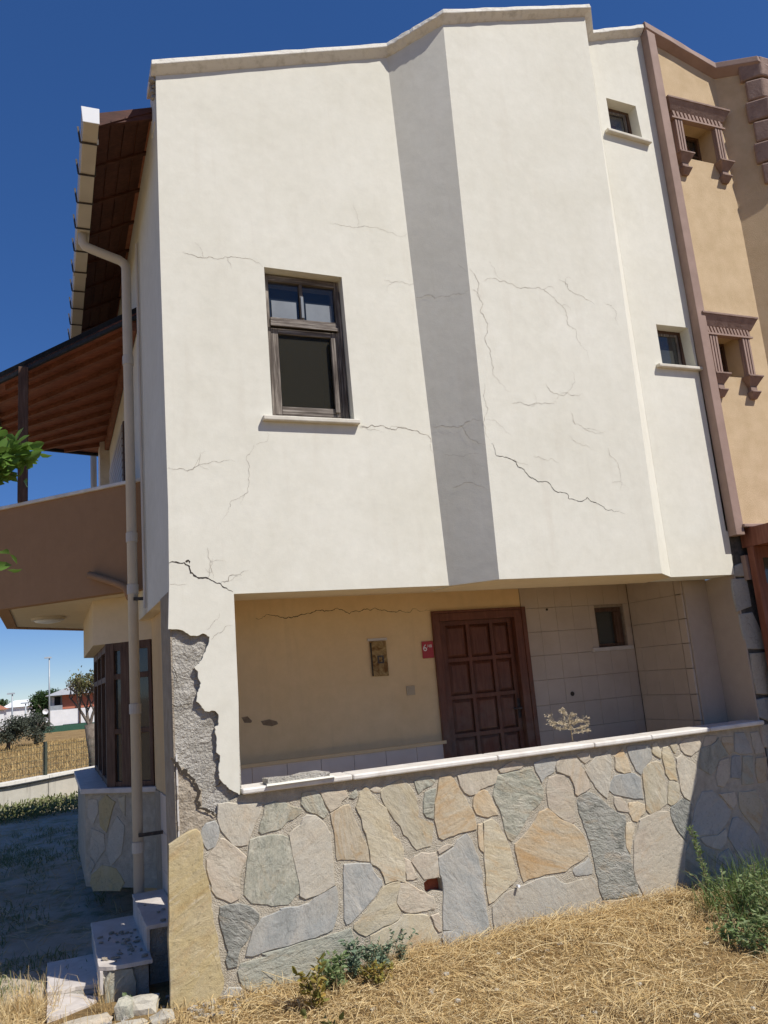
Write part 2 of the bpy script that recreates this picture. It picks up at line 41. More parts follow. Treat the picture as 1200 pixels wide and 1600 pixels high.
CRACKS={"A":[[[1.015,6.2,5.667],[1.092,6.2,5.649],[1.186,6.2,5.632],[1.304,6.2,5.636],[1.386,6.2,5.664],[1.522,6.2,5.67],[1.632,6.2,5.648],[1.697,6.2,5.609]],[[2.434,6.2,4.215],[2.54,6.2,4.208],[2.63,6.2,4.223],[2.731,6.2,4.204],[2.842,6.2,4.22],[2.933,6.2,4.206],[3.024,6.2,4.18],[3.103,6.2,4.16],[3.119,6.2,4.071],[3.137,6.2,3.995]],[[0.843,6.2,3.811],[0.93,6.2,3.808],[0.993,6.2,3.789],[1.079,6.2,3.837],[1.18,6.2,3.866],[1.282,6.2,3.884],[1.374,6.2,3.87]],[[1.532,6.2,4.019],[1.474,6.2,3.803],[1.46,6.2,3.618],[1.396,6.2,3.576],[1.329,6.2,3.555],[1.299,6.2,3.461],[1.236,6.2,3.385]],[[0.831,6.2,3.066],[0.884,6.2,3.074],[0.916,6.2,3.064],[0.945,6.2,3.068],[0.954,6.2,3.053],[0.982,6.2,3.038],[0.99,6.2,2.988],[1.023,6.2,2.963],[1.08,6.2,2.946],[1.124,6.2,2.94],[1.167,6.2,2.914],[1.215,6.2,2.897],[1.231,6.2,2.872],[1.274,6.2,2.846],[1.306,6.2,2.83]],[[1.123,6.2,3.183],[1.138,6.2,3.058],[1.15,6.2,2.998],[1.158,6.2,2.939]],[[1.215,6.2,2.907],[1.275,6.2,2.915],[1.282,6.2,2.955],[1.312,6.2,2.964],[1.367,6.2,2.967],[1.381,6.2,2.952]],[[2.33,6.2,6.128],[2.607,6.2,6.125],[2.86,6.2,6.129],[3.122,6.2,6.148]],[[2.815,6.2,5.628],[2.942,6.2,5.624],[3.068,6.2,5.601],[3.149,6.2,5.623]],[[0.831,6.2,2.91],[0.869,6.2,2.909],[0.906,6.2,2.898],[0.963,6.2,2.896]],[[1.094,6.2,2.552],[1.139,6.2,2.593],[1.179,6.2,2.624],[1.196,6.2,2.672]],[[1.125,6.2,2.473],[1.15,6.2,2.505],[1.209,6.2,2.531],[1.235,6.2,2.568],[1.299,6.2,2.57]],[[2.451,6.2,4.204],[2.567,6.2,4.186],[2.686,6.2,4.173]],[[1.548,6.2,4.02],[1.634,6.2,4.05],[1.644,6.2,4.132]]],"B":[[[3.521,5.87,5.65],[3.573,5.87,5.593],[3.588,5.87,5.437],[3.626,5.87,5.315],[3.638,5.87,5.037],[3.647,5.87,4.793],[3.641,5.87,4.641],[3.729,5.87,4.556],[3.798,5.87,4.482]],[[3.523,5.87,5.448],[3.573,5.87,5.429],[3.613,5.87,5.377]],[[3.548,5.87,3.997],[3.569,5.87,3.958],[3.585,5.87,3.889],[3.705,5.87,3.869],[3.736,5.87,3.858],[3.852,5.87,3.75],[3.909,5.87,3.693],[4.058,5.87,3.666],[4.117,5.87,3.609],[4.245,5.87,3.563],[4.272,5.87,3.516],[4.37,5.87,3.488],[4.473,5.87,3.524],[4.622,5.87,3.447],[4.806,5.87,3.4],[4.873,5.87,3.37]],[[3.646,5.87,5.538],[3.793,5.87,5.587],[3.959,5.87,5.556],[4.186,5.87,5.536],[4.306,5.87,5.537],[4.415,5.87,5.451],[4.478,5.87,5.392],[4.516,5.87,5.357],[4.521,5.87,5.201],[4.609,5.87,5.157],[4.635,5.87,4.997],[4.7,5.87,4.951],[4.717,5.87,4.83]],[[4.488,5.87,5.657],[4.579,5.87,5.581],[4.716,5.87,5.517],[4.874,5.87,5.434]],[[3.804,5.87,4.38],[3.893,5.87,4.397],[3.983,5.87,4.371],[4.095,5.87,4.396],[4.283,5.87,4.418]],[[4.192,5.87,4.598],[4.315,5.87,4.488],[4.417,5.87,4.519],[4.581,5.87,4.516]],[[4.43,5.87,4.321],[4.448,5.87,4.211],[4.548,5.87,4.172],[4.717,5.87,4.154]],[[4.784,5.87,3.995],[4.84,5.87,3.892],[4.875,5.87,3.672],[4.955,5.87,3.588]],[[4.978,5.87,5.472],[5.114,5.87,5.371],[5.122,5.87,5.238]],[[3.545,5.87,4.544],[3.536,5.87,4.366],[3.504,5.87,4.205],[3.537,5.87,4.014]],[[3.957,5.87,3.893],[4.067,5.87,3.866],[4.235,5.87,3.859]],[[4.368,5.87,4.104],[4.469,5.87,4.028],[4.601,5.87,3.971]],[[3.524,5.87,4.218],[3.646,5.87,4.165],[3.765,5.87,4.081]],[[3.739,5.87,5.754],[3.797,5.87,5.62],[3.891,5.87,5.56]]],"S":[[[3.144,6.221,5.479],[3.265,6.099,5.432],[3.395,5.966,5.432],[3.494,5.866,5.443]],[[3.171,6.194,4.232],[3.263,6.1,4.211],[3.366,5.996,4.194],[3.498,5.861,4.202]],[[3.334,6.029,4.203],[3.38,5.982,4.102],[3.446,5.914,4.002],[3.51,5.849,3.99]],[[3.256,6.108,3.658],[3.328,6.035,3.681],[3.407,5.955,3.644],[3.482,5.878,3.586]],[[3.206,6.159,4.003],[3.306,6.057,3.935],[3.479,5.882,3.895]],[[3.437,5.923,5.712],[3.476,5.884,5.652],[3.499,5.861,5.617]]],"P":[[[1.785,7.5,2.728],[1.988,7.5,2.742],[2.201,7.5,2.732],[2.436,7.5,2.776],[2.632,7.5,2.773],[2.81,7.5,2.739],[2.989,7.5,2.769],[3.083,7.5,2.746],[3.172,7.5,2.722],[3.311,7.5,2.709],[3.454,7.5,2.722],[3.62,7.5,2.721]]],"K":[[[0.804,6.235,1.651],[0.824,6.235,1.631],[0.863,6.235,1.579],[0.91,6.235,1.547],[0.936,6.235,1.504],[0.975,6.235,1.446],[1.001,6.235,1.396],[0.993,6.235,1.317],[0.983,6.235,1.285],[1.037,6.235,1.267],[1.097,6.235,1.217],[1.133,6.235,1.239]],[[1.16,6.235,1.439],[1.126,6.235,1.416],[1.089,6.235,1.411]],[[0.828,6.235,2.306],[0.863,6.235,2.256],[0.884,6.235,2.162]],[[0.824,6.235,2.029],[0.879,6.235,2.005],[0.972,6.235,2.02]]]}
JAG=[[1.29,1.34],[1.285,1.336],[1.23,1.377],[1.176,1.426],[1.145,1.468],[1.142,1.543],[1.157,1.629],[1.13,1.655],[1.136,1.736],[1.126,1.833],[1.152,1.844],[1.158,1.92],[1.135,1.95],[1.057,1.957],[1.026,2.006],[0.999,2.031],[1.006,2.079],[1.037,2.16],[1.019,2.197],[1.019,2.246],[0.992,2.28],[1.028,2.304],[1.053,2.338],[1.105,2.448],[1.114,2.498],[1.065,2.526],[1.021,2.51],[0.965,2.521],[0.917,2.557],[0.868,2.569],[0.812,2.572]]
HOLE=[[2.701,0.496],[2.74,0.517],[2.832,0.514],[2.857,0.502],[2.863,0.454],[2.863,0.407],[2.785,0.418],[2.737,0.405],[2.704,0.441]]
# ---------------------------------------------------------------- helpers
ORIG={}
def thing(name,label,cat,loc=(0,0,0),group=None,kind=None):
    o=bpy.data.objects.new(name,None); COL.objects.link(o); o.location=loc; o.empty_display_size=.2
    ORIG[o.name]=Vector(loc); o['label']=label; o['category']=cat
    if group: o['group']=group
    if kind: o['kind']=kind
    return o
def tag(o,label,cat,group=None):
    o['label']=label; o['category']=cat
    if group: o['group']=group
    return o
def org(o):
    return ORIG.get(o.name,Vector((0,0,0)))
def link(name,me,parent=None,kind=None,base=None):
    o=bpy.data.objects.new(name,me); COL.objects.link(o)
    if parent is not None:
        o.parent=parent; ORIG[o.name]=org(parent)
    elif base is not None:
        o.location=base; ORIG[o.name]=Vector(base)
    if kind: o['kind']=kind
    return o
def obj(name,bm,mat,parent=None,kind=None,smooth=False,bevel=0,base=None,label=None):
    off=org(parent) if parent is not None else (Vector(base) if base is not None else None)
    if off is not None: bmesh.ops.translate(bm,verts=bm.verts,vec=-off)
    bmesh.ops.recalc_face_normals(bm,faces=bm.faces)
    me=bpy.data.meshes.new(name); bm.to_mesh(me); bm.free()
    if isinstance(mat,(list,tuple)):
        for m in mat: me.materials.append(m)
    else: me.materials.append(mat)
    if smooth:
        me.polygons.foreach_set('use_smooth',[True]*len(me.polygons))
    o=link(name,me,parent,kind,base)
    if label: o['label']=label
    if bevel:
        md=o.modifiers.new('bevel','BEVEL'); md.width=bevel; md.segments=2; md.limit_method='ANGLE'; md.angle_limit=R_(40)
    return o
def box(bm,x0,x1,y0,y1,z0,z1,mi=0):
    v=[bm.verts.new(p) for p in ((x0,y0,z0),(x1,y0,z0),(x1,y1,z0),(x0,y1,z0),(x0,y0,z1),(x1,y0,z1),(x1,y1,z1),(x0,y1,z1))]
    for q in ((0,3,2,1),(4,5,6,7),(0,1,5,4),(1,2,6,5),(2,3,7,6),(3,0,4,7)):
        f=bm.faces.new([v[i] for i in q]); f.material_index=mi
    return v
def hexa(bm,b,t):   # bottom ring, top ring (lists of points)
    n=len(b); vb=[bm.verts.new(p) for p in b]; vt=[bm.verts.new(p) for p in t]
    bm.faces.new(vb[::-1]); bm.faces.new(vt)
    for i in range(n):
        j=(i+1)%n; bm.faces.new((vb[i],vb[j],vt[j],vt[i]))
    return vb+vt
def bar(bm,a,b,wd,ht,upv=(0,0,1)):
    a=Vector(a); b=Vector(b); d=(b-a).normalized(); upv=Vector(upv)
    s=d.cross(upv).normalized(); u=s.cross(d).normalized()
    ring=lambda c:[c+s*wd/2*i+u*ht/2*j for i,j in ((-1,-1),(1,-1),(1,1),(-1,1))]
    return hexa(bm,ring(a),ring(b))
def tube(bm,pts,r,n=10,cap=True):
    pts=[Vector(p) for p in pts]; rings=[]
    rs=r if isinstance(r,(list,tuple)) else [r]*len(pts)
    prev=None
    for i,p in enumerate(pts):
        d=(pts[min(i+1,len(pts)-1)]-pts[max(i-1,0)]).normalized()
        a=Vector((0,0,1)) if abs(d.z)<.9 else Vector((1,0,0))
        if prev is not None: a=prev
        s=d.cross(a).normalized(); a2=s.cross(d).normalized(); prev=a2
        rings.append([bm.verts.new(p+(s*math.cos(2*math.pi*k/n)+a2*math.sin(2*math.pi*k/n))*rs[i]) for k in range(n)])
    for i in range(len(rings)-1):
        for k in range(n):
            j=(k+1)%n; bm.faces.new((rings[i][k],rings[i][j],rings[i+1][j],rings[i+1][k]))
    if cap and n>2:
        bm.faces.new(rings[0][::-1]); bm.faces.new(rings[-1])
def prism(bm,outer,holes,P0,U,V,N):
    """flat polygon with holes in the plane P0+U*a+V*b, thickened along N"""
    P0,U,V,N=map(Vector,(P0,U,V,N))
    loops=[outer]+list(holes); flat=[p for l in loops for p in l]
    tris=tessellate_polygon([[Vector((p[0],p[1],0)) for p in l] for l in loops])
    f=[bm.verts.new(P0+U*p[0]+V*p[1]) for p in flat]; b=[bm.verts.new(P0+U*p[0]+V*p[1]+N) for p in flat]
    for t in tris:
        try: bm.faces.new([f[i] for i in t]); bm.faces.new([b[i] for i in reversed(t)])
        except ValueError: pass
    k=0
    for l in loops:
        n=len(l)
        for i in range(n):
            j=(i+1)%n; bm.faces.new((f[k+i],f[k+j],b[k+j],b[k+i]))
        k+=n
def xz(bm,outer,y0,y1,holes=()):
    prism(bm,outer,holes,(0,y0,0),(1,0,0),(0,0,1),(0,y1-y0,0))
def rect(x0,x1,z0,z1): return [(x0,z0),(x1,z0),(x1,z1),(x0,z1)]
def np_mesh(name,verts,faces,mat,parent=None,kind=None,base=None,smooth=False):
    me=bpy.data.meshes.new(name); verts=np.asarray(verts,dtype=np.float32)
    off=org(parent) if parent is not None else (Vector(base) if base is not None else Vector((0,0,0)))
    verts=verts-np.array(off,dtype=np.float32)
    faces=np.asarray(faces,dtype=np.int32); n=faces.shape[1]
    me.vertices.add(len(verts)); me.vertices.foreach_set('co',verts.ravel())
    me.loops.add(faces.size); me.loops.foreach_set('vertex_index',faces.ravel())
    me.polygons.add(len(faces)); me.polygons.foreach_set('loop_start',np.arange(0,faces.size,n,dtype=np.int32))
    me.update(calc_edges=True); me.materials.append(mat)
    if smooth: me.polygons.foreach_set('use_smooth',[True]*len(faces))
    return link(name,me,parent,kind,base)
# ---------------------------------------------------------------- materials
def nodes(name):
    m=bpy.data.materials.new(name); m.use_nodes=True; t=m.node_tree; t.nodes.clear()
    o=t.nodes.new('ShaderNodeOutputMaterial'); b=t.nodes.new('ShaderNodeBsdfPrincipled'); t.links.new(b.outputs[0],o.inputs[0])
    return m,t,b
def N(t,typ,**kw):
    n=t.nodes.new(typ)
    for k,v in kw.items():
        if k in n.inputs: n.inputs[k].default_value=v
        else: setattr(n,k,v)
    return n
def ramp(t,fac,stops):
    r=t.nodes.new('ShaderNodeValToRGB'); e=r.color_ramp.elements
    while len(e)<len(stops): e.new(.5)
    for i,(p,c) in enumerate(stops):
        e[i].position=p; e[i].color=(*c,1)
    t.links.new(fac,r.inputs[0]); return r.outputs[0]
def noise(t,vec,scale,detail=5,rough=.55,dist=0):
    n=N(t,'ShaderNodeTexNoise'); n.inputs['Scale'].default_value=scale; n.inputs['Detail'].default_value=detail
    n.inputs['Roughness'].default_value=rough; n.inputs['Distortion'].default_value=dist
    t.links.new(vec,n.inputs['Vector']); return n.outputs['Fac']
def mixc(t,fac,a,b,mode='MIX'):
    n=t.nodes.new('ShaderNodeMix'); n.data_type='RGBA'; n.blend_type=mode
    for s,v in ((0,fac),(6,a),(7,b)):
        if hasattr(v,'links') or isinstance(v,bpy.types.NodeSocket): t.links.new(v,n.inputs[s])
        else: n.inputs[s].default_value=v if s==0 else (*v,1)
    return n.outputs[2]
def bumpn(t,b,h,strength,dist=.01):
    n=N(t,'ShaderNodeBump'); n.inputs['Strength'].default_value=strength; n.inputs['Distance'].default_value=dist
    t.links.new(h,n.inputs['Height']); t.links.new(n.outputs[0],b.inputs['Normal'])
def coords(t,rand=False,scale=(1,1,1)):
    tc=t.nodes.new('ShaderNodeTexCoord'); v=tc.outputs['Object']
    mp=t.nodes.new('ShaderNodeMapping'); mp.inputs['Scale'].default_value=scale; t.links.new(v,mp.inputs[0])
    if rand:
        oi=t.nodes.new('ShaderNodeObjectInfo')
        cb=t.nodes.new('ShaderNodeCombineXYZ'); m1=N(t,'ShaderNodeMath',operation='MULTIPLY'); m1.inputs[1].default_value=37
        m2=N(t,'ShaderNodeMath',operation='MULTIPLY'); m2.inputs[1].default_value=91
        t.links.new(oi.outputs['Random'],m1.inputs[0]); t.links.new(oi.outputs['Random'],m2.inputs[0])
        t.links.new(m1.outputs[0],cb.inputs[0]); t.links.new(m2.outputs[0],cb.inputs[2]); t.links.new(cb.outputs[0],mp.inputs['Location'])
        m3=N(t,'ShaderNodeMath',operation='MULTIPLY'); m3.inputs[1].default_value=6.28
        c2=t.nodes.new('ShaderNodeCombineXYZ'); t.links.new(oi.outputs['Random'],m3.inputs[0]); t.links.new(m3.outputs[0],c2.inputs[1])
        t.links.new(c2.outputs[0],mp.inputs['Rotation'])
    return mp.outputs[0]
def mat(name,a,b=None,scale=6,rough=.8,bump=0,bscale=60,spec=.25,lo=.35,hi=.65,dist=0,stretch=(1,1,1),metal=0,rand=False,bdist=.01,c=None):
    m,t,p=nodes(name); v=coords(t,rand,stretch)
    if b is None: p.inputs['Base Color'].default_value=(*a,1)
    else:
        st=[(lo,a),(hi,b)] if c is None else [(lo,a),((lo+hi)/2,b),(hi,c)]
        t.links.new(ramp(t,noise(t,v,scale,6,.6,dist),st),p.inputs['Base Color'])
    p.inputs['Roughness'].default_value=rough; p.inputs['Specular IOR Level'].default_value=spec; p.inputs['Metallic'].default_value=metal
    if bump: bumpn(t,p,noise(t,v,bscale,5,.6),bump,bdist)
    return m
def stone_mat(name,cols,bump=.6,vs=7,fine=45,vein=.4,dark=(.14,.13,.11),rust=.3):
    m,t,p=nodes(name); v=coords(t,True,(1,1,1))
    m2=t.nodes.new('ShaderNodeMapping'); m2.inputs['Scale'].default_value=(1,1,.5); t.links.new(v,m2.inputs[0]); v2=m2.outputs[0]
    base=ramp(t,noise(t,v2,vs,7,.65,1.2),[(.30,cols[0]),(.45,cols[1]),(.56,cols[2]),(.70,cols[3])])
    big=noise(t,v,2.4,4,.55,.8)
    base=mixc(t,ramp(t,big,[(.46,(0,0,0)),(.62,(.75,.75,.75))]),base,cols[4] if len(cols)>4 else (.40,.365,.29))
    m4=t.nodes.new('ShaderNodeMapping'); m4.inputs['Scale'].default_value=(1,1,.3); m4.inputs['Location'].default_value=(3,1,7); t.links.new(v,m4.inputs[0])
    rs=ramp(t,noise(t,m4.outputs[0],6.5,6,.66,1.0),[(.54,(0,0,0)),(.68,(rust,)*3)]); base=mixc(t,rs,base,(.42,.24,.085))
    wv=ramp(t,noise(t,m4.outputs[0],9,7,.7,2.0),[(.60,(0,0,0)),(.70,(.45,.45,.45))]); base=mixc(t,wv,base,(.60,.57,.50))
    f=noise(t,v,fine,7,.75,.4)
    spk=ramp(t,f,[(.29,(.55,.54,.51)),(.42,(1,1,1)),(.75,(1.15,1.15,1.14))])
    c=mixc(t,1.0,base,spk,'MULTIPLY')
    vo=N(t,'ShaderNodeTexVoronoi'); vo.feature='DISTANCE_TO_EDGE'; vo.inputs['Scale'].default_value=4.5
    nz=N(t,'ShaderNodeTexNoise'); nz.inputs['Scale'].default_value=5; nz.inputs['Detail'].default_value=5; t.links.new(v2,nz.inputs['Vector'])
    mxv=N(t,'ShaderNodeMix'); mxv.data_type='VECTOR'; mxv.inputs[0].default_value=.35; t.links.new(v2,mxv.inputs[4]); t.links.new(nz.outputs['Color'],mxv.inputs[5]); t.links.new(mxv.outputs[1],vo.inputs['Vector'])
    gate=ramp(t,noise(t,v,3.1,2),[(.5,(0,0,0)),(.6,(1,1,1))])
    ln=ramp(t,vo.outputs['Distance'],[(.0,(vein,)*3),(.022,(0,0,0))]); ln=mixc(t,1.0,ln,gate,'MULTIPLY')
    c=mixc(t,ln,c,dark)
    oi=t.nodes.new('ShaderNodeObjectInfo'); br=ramp(t,oi.outputs['Random'],[(0,(.9,.9,.9)),(1,(1.12,1.1,1.07))])
    c=mixc(t,1.0,c,br,'MULTIPLY')
    t.links.new(c,p.inputs['Base Color']); p.inputs['Roughness'].default_value=.88; p.inputs['Specular IOR Level'].default_value=.2
    lay=noise(t,v2,vs*3,6,.6,.5); ad=N(t,'ShaderNodeMath',operation='MULTIPLY_ADD'); ad.inputs[1].default_value=.3
    t.links.new(f,ad.inputs[0]); t.links.new(lay,ad.inputs[2]); bumpn(t,p,ad.outputs[0],bump*.85,.02)
    return m
def leaf_mat(name,cols,rough=.6,trans=.25):
    m=bpy.data.materials.new(name); m.use_nodes=True; t=m.node_tree; t.nodes.clear()
    o=t.nodes.new('ShaderNodeOutputMaterial'); g=t.nodes.new('ShaderNodeNewGeometry')
    c=ramp(t,g.outputs['Random Per Island'],[(i/(len(cols)-1),k) for i,k in enumerate(cols)])
    p=t.nodes.new('ShaderNodeBsdfPrincipled'); p.inputs['Roughness'].default_value=rough; p.inputs['Specular IOR Level'].default_value=.25
    tr=t.nodes.new('ShaderNodeBsdfTranslucent'); mx=t.nodes.new('ShaderNodeMixShader'); mx.inputs[0].default_value=trans
    t.links.new(c,p.inputs['Base Color']); t.links.new(c,tr.inputs[0]); t.links.new(p.outputs[0],mx.inputs[1]); t.links.new(tr.outputs[0],mx.inputs[2])
    t.links.new(mx.outputs[0],o.inputs[0]); return m
def glass_mat(name,tint,rough=.03,alpha=.75,spec=.6):
    m,t,p=nodes(name); v=coords(t)
    p.inputs['Base Color'].default_value=(*tint,1); p.inputs['Roughness'].default_value=rough; p.inputs['Specular IOR Level'].default_value=spec
    p.inputs['IOR'].default_value=1.52; p.inputs['Alpha'].default_value=alpha
    bumpn(t,p,noise(t,v,3,2),.05,.01)
    return m
def plaster_mat(name,a,b,stain,samt=.35,bump=.25):
    m,t,p=nodes(name); v=coords(t); vs=coords(t,False,(5,5,.5))
    c=ramp(t,noise(t,v,1.1,6,.62,.4),[(.3,a),(.7,b)])
    f2=ramp(t,noise(t,v,9,6,.7),[(.25,(.93,.93,.92)),(.7,(1.03,1.03,1.03))]); c=mixc(t,1.0,c,f2,'MULTIPLY')
    st=ramp(t,noise(t,vs,1.6,6,.6),[(.56,(0,0,0)),(.82,(samt,)*3)]); c=mixc(t,st,c,stain)
    t.links.new(c,p.inputs['Base Color']); p.inputs['Roughness'].default_value=.88; p.inputs['Specular IOR Level'].default_value=.15
    ad=N(t,'ShaderNodeMath',operation='MULTIPLY_ADD'); ad.inputs[1].default_value=.25
    t.links.new(noise(t,v,120,4,.6),ad.inputs[0]); t.links.new(noise(t,v,5,4,.55),ad.inputs[2]); bumpn(t,p,ad.outputs[0],bump,.012)
    return m
def wood_mat(name,cols,grain=(30,30,1.5),rough=.6,bump=.3,spec=.3):
    m,t,p=nodes(name); v=coords(t,True if False else False,grain); v1=coords(t)
    g=noise(t,v,1.6,7,.65,.5); c=ramp(t,g,[(.3,cols[0]),(.5,cols[1]),(.7,cols[2])])
    d=ramp(t,noise(t,v1,4,5,.6),[(.3,(.75,.75,.75)),(.7,(1.1,1.1,1.1))]); c=mixc(t,1.0,c,d,'MULTIPLY')
    t.links.new(c,p.inputs['Base Color']); p.inputs['Roughness'].default_value=rough; p.inputs['Specular IOR Level'].default_value=spec
    bumpn(t,p,g,bump,.004); return m

PLASTER=plaster_mat('cream_plaster',(.675,.652,.555),(.74,.72,.63),(.56,.51,.42),.32)
PORCH=plaster_mat('ochre_bounce_plaster',(.70,.50,.27),(.74,.55,.32),(.45,.34,.2),.3)  # cream plaster with warm bounce light partly put into its ochre colour
SOFFIT=plaster_mat('yellowish_bounce_soffit',(.68,.55,.36),(.72,.6,.42),(.5,.4,.26),.2)  # yellow tint partly holds the warm bounce from the straw
COPING=mat('weathered_coping',(.56,.53,.45),(.74,.71,.63),14,.9,.5,90,lo=.28,hi=.5)
CONC=mat('rough_concrete',(.38,.355,.305),(.51,.48,.42),7,.95,1.0,55,bdist=.03)
SMEAR=mat('brown_mortar_render',(.33,.275,.205),(.43,.37,.285),8,.95,.9,70,bdist=.02)
MORTAR=mat('sandy_mortar',(.46,.405,.31),(.60,.54,.43),16,.95,1.0,110,bdist=.02)
MARBLE=mat('white_marble',(.62,.58,.52),(.76,.73,.67),5,.45,.08,20,spec=.4,dist=1)
MARBLE2=mat('pinkish_marble',(.50,.45,.40),(.62,.57,.52),6,.5,.15,40,spec=.35,dist=1)
TILE=mat('porch_wall_tile',(.44,.355,.275),(.50,.41,.325),3,.5,.08,25,spec=.35)
GROUT=mat('dark_grout',(.24,.19,.145),(.33,.27,.21),20,.95)
WTILE=mat('pale_pink_tile',(.58,.49,.41),(.64,.55,.47),4,.5,.1,30,spec=.35)
ST={'y':stone_mat('ochre_yellow_stone',[(.41,.315,.155),(.49,.395,.215),(.46,.38,.23),(.54,.45,.28),(.47,.385,.21)],.9,4,40,.3),
 'g':stone_mat('grey_green_stone',[(.26,.265,.215),(.35,.345,.275),(.42,.405,.325),(.49,.46,.37),(.36,.365,.305)],1.0,8,40),
 'b':stone_mat('blue_grey_stone',[(.27,.28,.265),(.34,.345,.325),(.39,.385,.355),(.45,.425,.37),(.38,.365,.32)],.75,4.5,45,.4,(.12,.12,.115),.08),
 'p':stone_mat('pinkish_cream_stone',[(.40,.34,.265),(.49,.425,.335),(.45,.405,.325),(.57,.51,.415),(.46,.41,.32)],.8,3.6,50,.35,(.2,.17,.13),.22),
 'o':stone_mat('orange_ochre_stone',[(.46,.31,.16),(.49,.385,.25),(.48,.41,.295),(.54,.475,.365),(.49,.41,.29)],.8,3.4,45,.3,(.2,.15,.09),.6),
 'c':stone_mat('cream_stone',[(.41,.35,.235),(.49,.425,.295),(.48,.435,.33),(.56,.50,.385),(.46,.41,.30)],.8,3.4,45,.35,(.2,.17,.12),.5),
 'm':stone_mat('pale_grey_stone',[(.36,.335,.28),(.44,.41,.34),(.42,.395,.335),(.52,.48,.395),(.45,.40,.315)],.8,4,50,.35,(.17,.16,.13),.15),
 'd':stone_mat('dark_mottled_stone',[(.12,.125,.11),(.25,.25,.22),(.31,.305,.27),(.43,.415,.36),(.30,.30,.26)],1.2,12,30)}
DARK=mat('crack_shadow',(.06,.05,.04),rough=1,spec=0)  # dark colour stands for the shade inside cracks, holes and gaps
HAIR=mat('hairline_crack_shade',(.24,.20,.155),(.42,.37,.30),30,1,spec=0)  # shade of fine cracks put into the colour
DOORW=wood_mat('dark_red_door_wood',[(.085,.024,.011),(.135,.04,.018),(.18,.06,.028)],(25,25,2),.5,.2)
FRAMEW=wood_mat('brown_window_wood',[(.06,.032,.02),(.11,.06,.038),(.16,.10,.07)],(30,30,2),.65,.4)
OLDW=wood_mat('weathered_grey_wood',[(.045,.034,.027),(.15,.125,.105),(.40,.36,.31)],(40,40,2),.9,.8)
SILL=mat('beige_sill_stone',(.56,.52,.43),(.66,.62,.53),8,.7,.15,40)
OLDWH=wood_mat('weathered_grey_rail_wood',[(.045,.034,.027),(.15,.125,.105),(.40,.36,.31)],(2,40,40),.9,.8)
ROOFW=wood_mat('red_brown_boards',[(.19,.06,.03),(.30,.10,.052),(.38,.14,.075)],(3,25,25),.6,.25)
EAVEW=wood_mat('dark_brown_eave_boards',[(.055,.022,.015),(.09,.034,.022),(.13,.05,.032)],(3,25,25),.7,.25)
RAFW=wood_mat('rafter_wood',[(.14,.05,.028),(.22,.085,.05),(.28,.12,.07)],(3,20,20),.6,.25)
FELT=mat('black_bitumen_edge',(.02,.022,.024),(.035,.037,.04),20,.8,.3,80)
PVC=mat('cream_pvc',(.54,.49,.405),(.60,.55,.46),3,.5,.05,20,spec=.35)
PVCW=mat('white_pvc_cap',(.75,.76,.76),(.8,.81,.81),3,.4,spec=.4)
IRON=mat('dark_iron',(.06,.055,.05),(.11,.095,.085),30,.6,.2,90,metal=.6)
BROWN=plaster_mat('brown_balcony_paint',(.345,.20,.105),(.375,.22,.12),(.27,.145,.08),.25,.3)
RTILE=mat('clay_roof_tile',(.30,.12,.07),(.38,.17,.10),10,.85,.3,60)
RUST=mat('rusty_meter_lid',(.16,.075,.02),(.42,.30,.13),9,.7,.5,60,lo=.38,hi=.6,c=None,dist=1.5)
RED=mat('red_enamel',(.42,.035,.04),(.36,.03,.035),6,.45,spec=.4)
WHITE=mat('white_enamel',(.75,.74,.72),rough=.5)
SWITCH=mat('beige_plastic',(.45,.36,.24),rough=.5)
BRICK=mat('red_brick',(.36,.1,.05),(.28,.075,.04),20,.9,.6,70)
STUCCO=mat('ochre_stucco',(.53,.395,.235),(.61,.465,.29),5,.95,.7,130,bdist=.008)
TRIM=mat('mauve_brown_trim',(.29,.20,.16),(.345,.24,.195),6,.75,.15,60)
TRIM2=mat('brown_carved_stone',(.23,.155,.125),(.31,.22,.18),10,.85,.5,40)
def dusty_wood(name,cols):
    m=wood_mat(name,cols,(25,25,2),.5,.2); t=m.node_tree; p=[n for n in t.nodes if n.type=='BSDF_PRINCIPLED'][0]
    src=p.inputs['Base Color'].links[0].from_socket; tc=t.nodes.new('ShaderNodeTexCoord'); sx=t.nodes.new('ShaderNodeSeparateXYZ'); t.links.new(tc.outputs['Object'],sx.inputs[0])
    mr=t.nodes.new('ShaderNodeMapRange'); mr.inputs[1].default_value=2.15; mr.inputs[2].default_value=1.2; t.links.new(sx.outputs[2],mr.inputs[0])
    n=ramp(t,noise(t,tc.outputs['Object'],5,5,.65),[(.35,(.1,.1,.1)),(.65,(.75,.75,.75))])
    f=N(t,'ShaderNodeMath',operation='MULTIPLY'); t.links.new(mr.outputs[0],f.inputs[0]); t.links.new(n,f.inputs[1])
    t.links.new(mixc(t,f.outputs[0],src,(.20,.15,.11)),p.inputs['Base Color']); return m
DOORW=dusty_wood('dark_red_dusty_door_wood',[(.10,.033,.017),(.148,.05,.026),(.19,.071,.039)])
PORCHW=wood_mat('red_brown_porch_wood',[(.14,.045,.024),(.2,.07,.04),(.25,.10,.06)],(25,25,2),.5,.2)
SKYGLASS=glass_mat('window_glass',(.045,.06,.08),.05,.32,1.0)
SHADEGLASS=glass_mat('shade_tinted_glass',(.035,.032,.022),.35,.5,.12)  # dark olive tint paints the unlit room seen through the pane
PIERP=plaster_mat('brownish_pier_render',(.42,.34,.27),(.47,.39,.31),(.3,.24,.18),.3)
PORCHG=glass_mat('porch_glass',(.06,.065,.06),.06,.85,.7)
PAPER=mat('pale_grey_sheet',(.17,.19,.215),(.23,.255,.28),3,.7)
